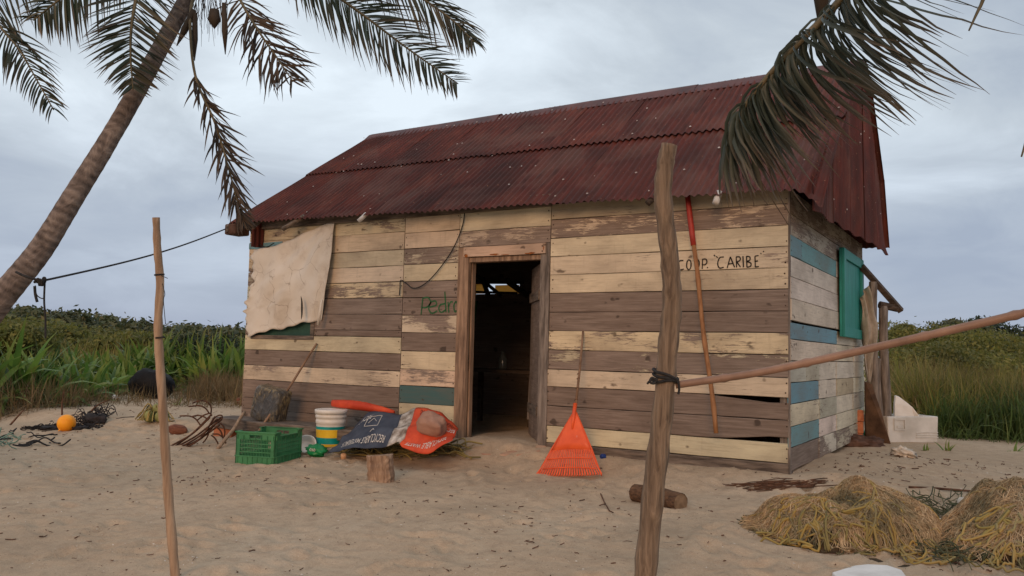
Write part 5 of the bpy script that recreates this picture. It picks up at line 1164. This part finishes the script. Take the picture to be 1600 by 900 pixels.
for k, (x1, y1, x2, y2, x3, y3) in enumerate(((1150, 230, 1168, 280, 1200, 320), (1165, 215, 1185, 275, 1232, 352), (1190, 235, 1215, 300, 1240, 345), (1160, 240, 1172, 290, 1178, 322), (1205, 240, 1240, 300, 1262, 330))):
    PP = cat([dep(x1, y1, 3.04), dep(x2, y2, 3.05), dep(x3, y3, 3.05)], 10); m = MB(); m.tube([q-o2 for q in PP], [.0045-.0003*j for j in range(10)], 4); o = m.build('leaflet', M_DEADFROND, nf)
for k in range(5):
    a = -1.2+k*.9; frond(p2, o2, [c2, c2+Vector((math.cos(a)*.9, -abs(math.sin(a))*.9, .6)), c2+Vector((math.cos(a)*2.0, -abs(math.sin(a))*2.0, .3)), c2+Vector((math.cos(a)*2.7, -abs(math.sin(a))*2.7, -.6))], 50, .2, .6, .8, .6, M_FROND, wd=.03)

# ------------------------------------------------------------------ vegetation
def ribbons(base, dirs, L_, wd, droop, seg=5, rng=RNG, wav=.0, fold=0.):
    """vectorised arching blades: base (n,3), dirs (n,3) unit, L (n), wd (n), droop (n)"""
    n = len(base); q = base.copy(); d = dirs.copy(); side = np.cross(d, np.array([0, 0, 1.])); side /= np.maximum(np.linalg.norm(side, axis=1, keepdims=True), 1e-4)
    rot = rng.uniform(-.9, .9, n)[:, None]; side = side*np.cos(rot)+np.cross(d, side)*np.sin(rot)
    out = np.zeros((n, seg+1, 2, 3)); tip = np.zeros((n, seg+1, 2))
    for s in range(seg+1):
        u = s/seg; w_ = (wd*(.55+.75*math.sin(math.pi*min(1, u*1.02+.05)))*(1-u**4)+.0008)[:, None]
        out[:, s, 0] = q-side*w_*.5; out[:, s, 1] = q+side*w_*.5; tip[:, s] = u
        d = d+np.array([0, 0, -1.])*(droop/seg*(.4+1.2*u))[:, None]+rng.normal(0, wav, (n, 3)); d /= np.linalg.norm(d, axis=1, keepdims=True); q = q+d*(L_/seg)[:, None]
    k = 2*(seg+1); i0 = (np.arange(n)*k)[:, None]; s = np.arange(seg)*2
    quads = np.stack([i0+s, i0+s+1, i0+s+3, i0+s+2], -1).reshape(-1, 4)
    return out.reshape(-1, 3), quads, tip.reshape(-1)
def clumps(cx, cy, per, tilt, Lr, wr, dr, spread=.06, zoff=-.02, rng=RNG):
    n = len(cx)*per; X = np.repeat(cx, per)+rng.normal(0, spread, n); Y = np.repeat(cy, per)+rng.normal(0, spread, n); az = rng.uniform(0, 2*math.pi, n); tl = np.abs(rng.normal(0, tilt, n))+.06
    b = np.stack([X, Y, gz(X, Y)+zoff], -1); d = np.stack([np.sin(tl)*np.cos(az)+.05, np.sin(tl)*np.sin(az), np.cos(tl)], -1); d /= np.linalg.norm(d, axis=1, keepdims=True)
    hv = .55+.85*vnoise(X*.7+7, Y*.7+3, 41); return b, d, rng.uniform(*Lr, n)*hv, rng.uniform(*wr, n), rng.uniform(*dr, n)
def veg(name, sets, mt, label, cat_='plants', seg=5, wav=.03):
    V = []; Q = []; A = []; o = 0
    for st in sets:
        v, q, a = ribbons(*st, seg=seg, wav=wav); V.append(v); Q.append(q+o); A.append(a); o += len(v)
    ob = np_obj(name, np.concatenate(V), np.concatenate(Q), mt, attr=np.concatenate(A)); return tag(ob, label, cat_, kind='stuff')
FW2 = np.array([FW.x, FW.y]); RT2 = np.array([RT.x, RT.y]); RT2 = RT2/np.linalg.norm(RT2); FW2 = FW2/np.linalg.norm(FW2)
def wedge(n, x0, x1, d0, d1, rng=RNG, edge=None, pw=1.):
    """random ground points in a view wedge: image columns x0..x1, distance d0..d1 (edge(px) adds to the near distance)"""
    x = rng.uniform(x0, x1, n); t = rng.uniform(0, 1, n)**pw; dn = d0+(edge(x) if edge else 0); d = dn+t*(d1-dn); l = (x-800)/F_PX*d
    return CAM.x+FW2[0]*d+RT2[0]*l, CAM.y+FW2[1]*d+RT2[1]*l
_ex = [-400, 0, 60, 120, 170, 210, 300, 340, 400]; _ed = []
for _x, _y in zip(_ex, (652, 640, 637, 632, 620, 612, 612, 616, 618)):
    g = gnd(max(_x, -100), _y); _ed.append((g-CAM).to_2d().dot(Vector((FW.x, FW.y)).normalized()))
print('EDGE', [round(q, 2) for q in _ed])
L0 = _ed[1]
def ledge(x): return np.interp(x, _ex, _ed)-L0
cx, cy = wedge(300, -350, 400, L0, L0+8, edge=ledge, pw=1.25)
s1 = clumps(cx, cy, 14, .72, (.7, 1.3), (.06, .105), (.8, 2.4), .12)
veg('strap_leaf_plants', [s1], M_STRAP, 'dense mass of green strap-leaved plants behind the sand on the left', seg=6)
cx, cy = wedge(800, -350, 410, L0-.2, L0+9, edge=ledge, pw=1.2); s2 = clumps(cx, cy, 14, .6, (.25, .6), (.008, .016), (.5, 1.8), .15)
veg('left_grass', [s2], M_DKGRASS, 'thin green grass growing among the strap-leaved plants on the left', 'grass')
cx, cy = wedge(420, -350, 400, L0-.7, L0+.7, edge=ledge); s3 = clumps(cx, cy, 14, 1.25, (.2, .6), (.004, .010), (.2, 1.0), .15)
cx, cy = wedge(160, 320, 385, L0+2.2, L0+4.4); s4 = clumps(cx, cy, 26, .7, (.3, .7), (.004, .009), (.5, 1.4), .15)
veg('dry_grass_edge', [s3, s4], M_DRYGRASS, 'dry brown grass along the edge of the sand on the left', 'grass')
cx, cy = wedge(1100, -350, 430, L0+8, 33); s5 = clumps(cx, cy, 16, .45, (.5, 1.0), (.012, .03), (.3, 1.3), .2)
veg('yellow_green_scrub', [s5], M_GRASS, 'yellow-green tall grass behind the strap-leaved plants on the left', 'grass', seg=4)
# leafy masses
def leaf_mass(name, pts, nrm, sz, mt, label, cat_, kind='stuff', parent=None, rng=RNG):
    n = len(pts); a = nrm+rng.normal(0, .55, (n, 3)); a /= np.linalg.norm(a, axis=1, keepdims=True); r = rng.normal(0, 1, (n, 3)); u = np.cross(a, r); u /= np.linalg.norm(u, axis=1, keepdims=True); w_ = np.cross(a, u)
    s = (sz*rng.uniform(.6, 1.4, n))[:, None]; v = np.stack([pts-u*s, pts+w_*s*.45, pts+u*s, pts-w_*s*.45], 1).reshape(-1, 3); q = np.arange(4*n).reshape(-1, 4)
    o = np_obj(name, v, q, mt, parent); 
    if label: tag(o, label, cat_, kind=kind)
    elif kind: o['kind'] = kind
    return o
def lump_pts(cen, rad, n, rng=RNG, up=.2):
    """leaf points on a noisy shell of ellipsoids: cen (k,3) rad (k,3)"""
    k = len(cen); i = rng.integers(0, k, n); d = rng.normal(0, 1, (n, 3)); d /= np.linalg.norm(d, axis=1, keepdims=True); d[:, 2] = np.where(d[:, 2] < -.3, -d[:, 2], d[:, 2])
    r = (rng.uniform(.72, 1.08, n)+.22*(rng.random(n) < .10)*rng.random(n))[:, None]; return cen[i]+d*rad[i]*r, d
def mass(name, n, lumps, mt, label, sz, cat_='shrubs'):
    c = np.array([q[:3] for q in lumps]); r = np.array([(q[3], q[3], q[4]) for q in lumps]); p, d = lump_pts(c, r, n); return leaf_mass(name, p, d, sz, mt, label, cat_)
def along(fn, x0, x1, n, d0, d1, h0, rr, rng=RNG):
    """lumps whose tops reach image row fn(px)"""
    o = []
    for _ in range(n):
        x = rng.uniform(x0, x1); d = rng.uniform(d0, d1); t = dep(x, fn(x), d); r = rng.uniform(*rr); hh = r*rng.uniform(.55, 1.0); o.append((t.x, t.y, t.z-hh*rng.uniform(.80, 1.7), r, hh))
    return o
far_top = lambda x: np.interp(x, [-500, 0, 40, 80, 140, 240, 330, 400, 500], [470, 482, 481, 487, 494, 505, 512, 516, 520])
lm = along(far_top, -500, 470, 300, 34, 46, 0, (.5, 1.7)); lm2 = along(lambda x: far_top(x)+18, -450, 450, 220, 27, 34, 0, (.4, 1.1))
mass('scrub_hillside', 75000, lm, M_HEDGE, 'far dark green scrub covering the low rise behind the plants', .13); mass('scrub_foreslope', 60000, lm2, M_SHRUB, 'olive scrub on the slope in front of the far rise at left', .095)
# solid dark ground under the scrub so that no sky shows through it
v = []; cols = np.linspace(-520, 480, 40)
for d, off in ((26, 75), (33, 30), (40, 10), (50, 8), (60, 40)):
    for x in cols: q = dep(float(x), float(far_top(x))+off, d); v.append(q)
o = mesh_obj('hillside', v, [(j*40+i, j*40+i+1, (j+1)*40+i+1, (j+1)*40+i) for j in range(4) for i in range(39)], simple('hill_soil', (.03, .036, .016), (.055, .06, .028), 2, .95, .5), None, True); tag(o, kind='structure')
def bush(name, px, py_top, d, r, h, n, mt, label, sz=.06, lumps=14, grp=None):
    t = dep(px, py_top, d); b = onG((t.x, t.y)); root = tag(empty(name, b), label, 'bush', grp); H = max(.6, t.z-b.z); L_ = []
    for k in range(lumps):
        a = random.uniform(0, 6.28); q = math.sqrt(random.random())*r*.75; zz = random.uniform(.25, .8)*H; rr = r*random.uniform(.28, .5); L_.append((math.cos(a)*q, math.sin(a)*q*.8, min(zz, H-rr*.7), rr, rr*.75))
    c = np.array([q[:3] for q in L_]); ra = np.array([(q[3], q[3], q[4]) for q in L_]); p, dd_ = lump_pts(c, ra, n); o = leaf_mass('crown', p, dd_, sz, mt, None, None, None, root)
    m = MB()
    for q in L_[:7]: m.tube([Vector((random.uniform(-.08, .08), random.uniform(-.08, .08), -.05)), Vector(q[:3])*.5, Vector(q[:3])], [.03, .02, .008], 5, cap=False)
    tag(m.build('stems', M_DARKWOOD, root), kind='stuff'); return root
bush('dark_bush', 332, 517, 20.5, 1.25, 1.0, 9000, M_DKBUSH, 'dark rounded bush close to the left corner of the hut', .05, 18)
bush('olive_bush', 30, 508, 19, 1.3, 1.0, 7000, M_SHRUB, 'yellow-green bush at the far left edge behind the palm trunk', .055, 14)
# right-hand side: tall grass and shrubs
def redge(x): return np.interp(x, [1385, 1470, 1500, 1600, 1800], [1.5, .45, .1, -.25, -.6])
cx, cy = wedge(1500, 1388, 1900, 11.6, 21, edge=redge, pw=1.2); r1 = clumps(cx, cy, 20, .42, (.5, 1.15), (.006, .016), (.3, 1.6), .16)
veg('tall_grass', [r1], M_GRASS, 'tall yellowish green grass behind the cooler at the right', 'grass')
cx, cy = wedge(420, 1388, 1900, 12, 20, edge=redge); r1b = clumps(cx, cy, 16, .4, (.6, 1.2), (.004, .009), (.2, 1.2), .2); veg('dry_stems', [r1b], M_DRYGRASS, 'dry brown stems standing among the tall grass at the right', 'grass')
cx, cy = wedge(240, 1470, 1850, 11.1, 13.2, edge=redge); r2 = clumps(cx, cy, 34, .5, (.45, .95), (.008, .017), (.6, 1.9), .12)
veg('green_grass', [r2], M_DKGRASS, 'lush green grass tussocks at the right edge of the sand', 'grass')
cx, cy = wedge(260, 1400, 1900, 10.6, 12.2, edge=redge); r3 = clumps(cx, cy, 12, .95, (.12, .38), (.004, .009), (.3, 1.4), .12)
veg('low_grass_edge', [r3], M_DKGRASS, 'short sprawling grass fringing the sand at the right', 'grass')
rt_top = lambda x: np.interp(x, [1380, 1400, 1440, 1480, 1500, 1540, 1600, 1900], [500, 497, 503, 500, 498, 512, 520, 510])
mass('shrub_thicket', 60000, along(lambda x: rt_top(x)+6, 1375, 1900, 170, 19, 26, 0, (.5, 1.1))+along(lambda x: rt_top(x)+38, 1380, 1900, 120, 16.5, 19.5, 0, (.4, .9)), M_SHRUB, 'yellow-green shrub thicket behind the tall grass at the right', .05)
bush('scrub_tree', 1492, 487, 22, 1.2, 1, 5000, M_HEDGE, 'loose green shrub rising above the thicket right of the hut', .06, 12)
bush('dark_tree', 1585, 497, 27, 1.9, 1, 8000, M_DKBUSH, 'dark tree crown above the bamboo rail at the right edge', .08, 16)
bush('olive_shrub', 1410, 489, 18.5, .8, 1, 4500, M_SHRUB, 'olive shrub just behind the lean-to posts', .045, 12)
# small weeds on the sand
for k, (x, y, h_, lb) in enumerate(((1448, 704, .14, 'tiny green weed in front of the cooler'), (1482, 704, .18, 'small weed right of the cooler on the sand'), (1585, 705, .2, 'bright green tuft at the right edge of the sand'), (112, 636, .2, 'small green sprout behind the orange float'), (277, 633, .22, 'small green sprout above the brown coconut'), (188, 610, .45, 'green strap-leaved plant left of the black bag'))):
    g = gnd(x, y); b_, d_, l_, w_, r_ = clumps(np.array([g.x]), np.array([g.y]), 9, .7, (h_*.6, h_), (.008, .02), (.4, 1.5), .02); v_, q_, a_ = ribbons(b_, d_, l_, w_, r_, seg=4); tag(np_obj('weed', v_, q_, M_STRAP, attr=a_), lb, 'weed', 'small weeds on the sand')

# ------------------------------------------------------------------ litter of seaweed, twigs and shell on the sand
def scatter_bits():
    m = MB(); r = random.Random(5)
    def spot():
        while True:
            x, y = r.uniform(-10, 3.0), r.uniform(-6.0, 2.5)
            if y > -.05 and -7 < x < .05: continue
            if r.random() < .10+.9*float(vnoise(x*1.3+4, y*1.3+2, 31))**2.5+(.35 if x > .2 and y > -1.5 else 0): return x, y
    for _ in range(1700):
        x, y = spot(); a = r.uniform(0, 6.28); L_ = r.choice((.012, .02, .02, .03, .04, .07)); P = []
        for k in range(4): P.append((x, y, float(gz(x, y))+.005+r.uniform(0, .006))); a += r.uniform(-.7, .7); x += math.cos(a)*L_/3; y += math.sin(a)*L_/3
        m.tube(P, r.uniform(.0018, .0045), 4, cap=False)
    tag(m.build('seaweed_litter', M_TWIG, None), 'dark bits of seaweed and twig strewn over the sand', 'litter', kind='stuff')
    m = MB()
    for _ in range(600):
        x, y = spot(); s_ = r.uniform(.004, .011); c_ = Vector((x, y, float(gz(x, y))+.004)); a = r.uniform(0, 3)
        m.add([c_+Vector((math.cos(a+k*1.57)*s_*r.uniform(.6, 1.2), math.sin(a+k*1.57)*s_, r.uniform(0, .004))) for k in range(4)]+[c_+Vector((0, 0, s_*.6))], [(0, 1, 4), (1, 2, 4), (2, 3, 4), (3, 0, 4)])
    tag(m.build('shell_fragments', M_BONE, None), 'pale shell fragments scattered on the sand', 'shells', kind='stuff')
scatter_bits()
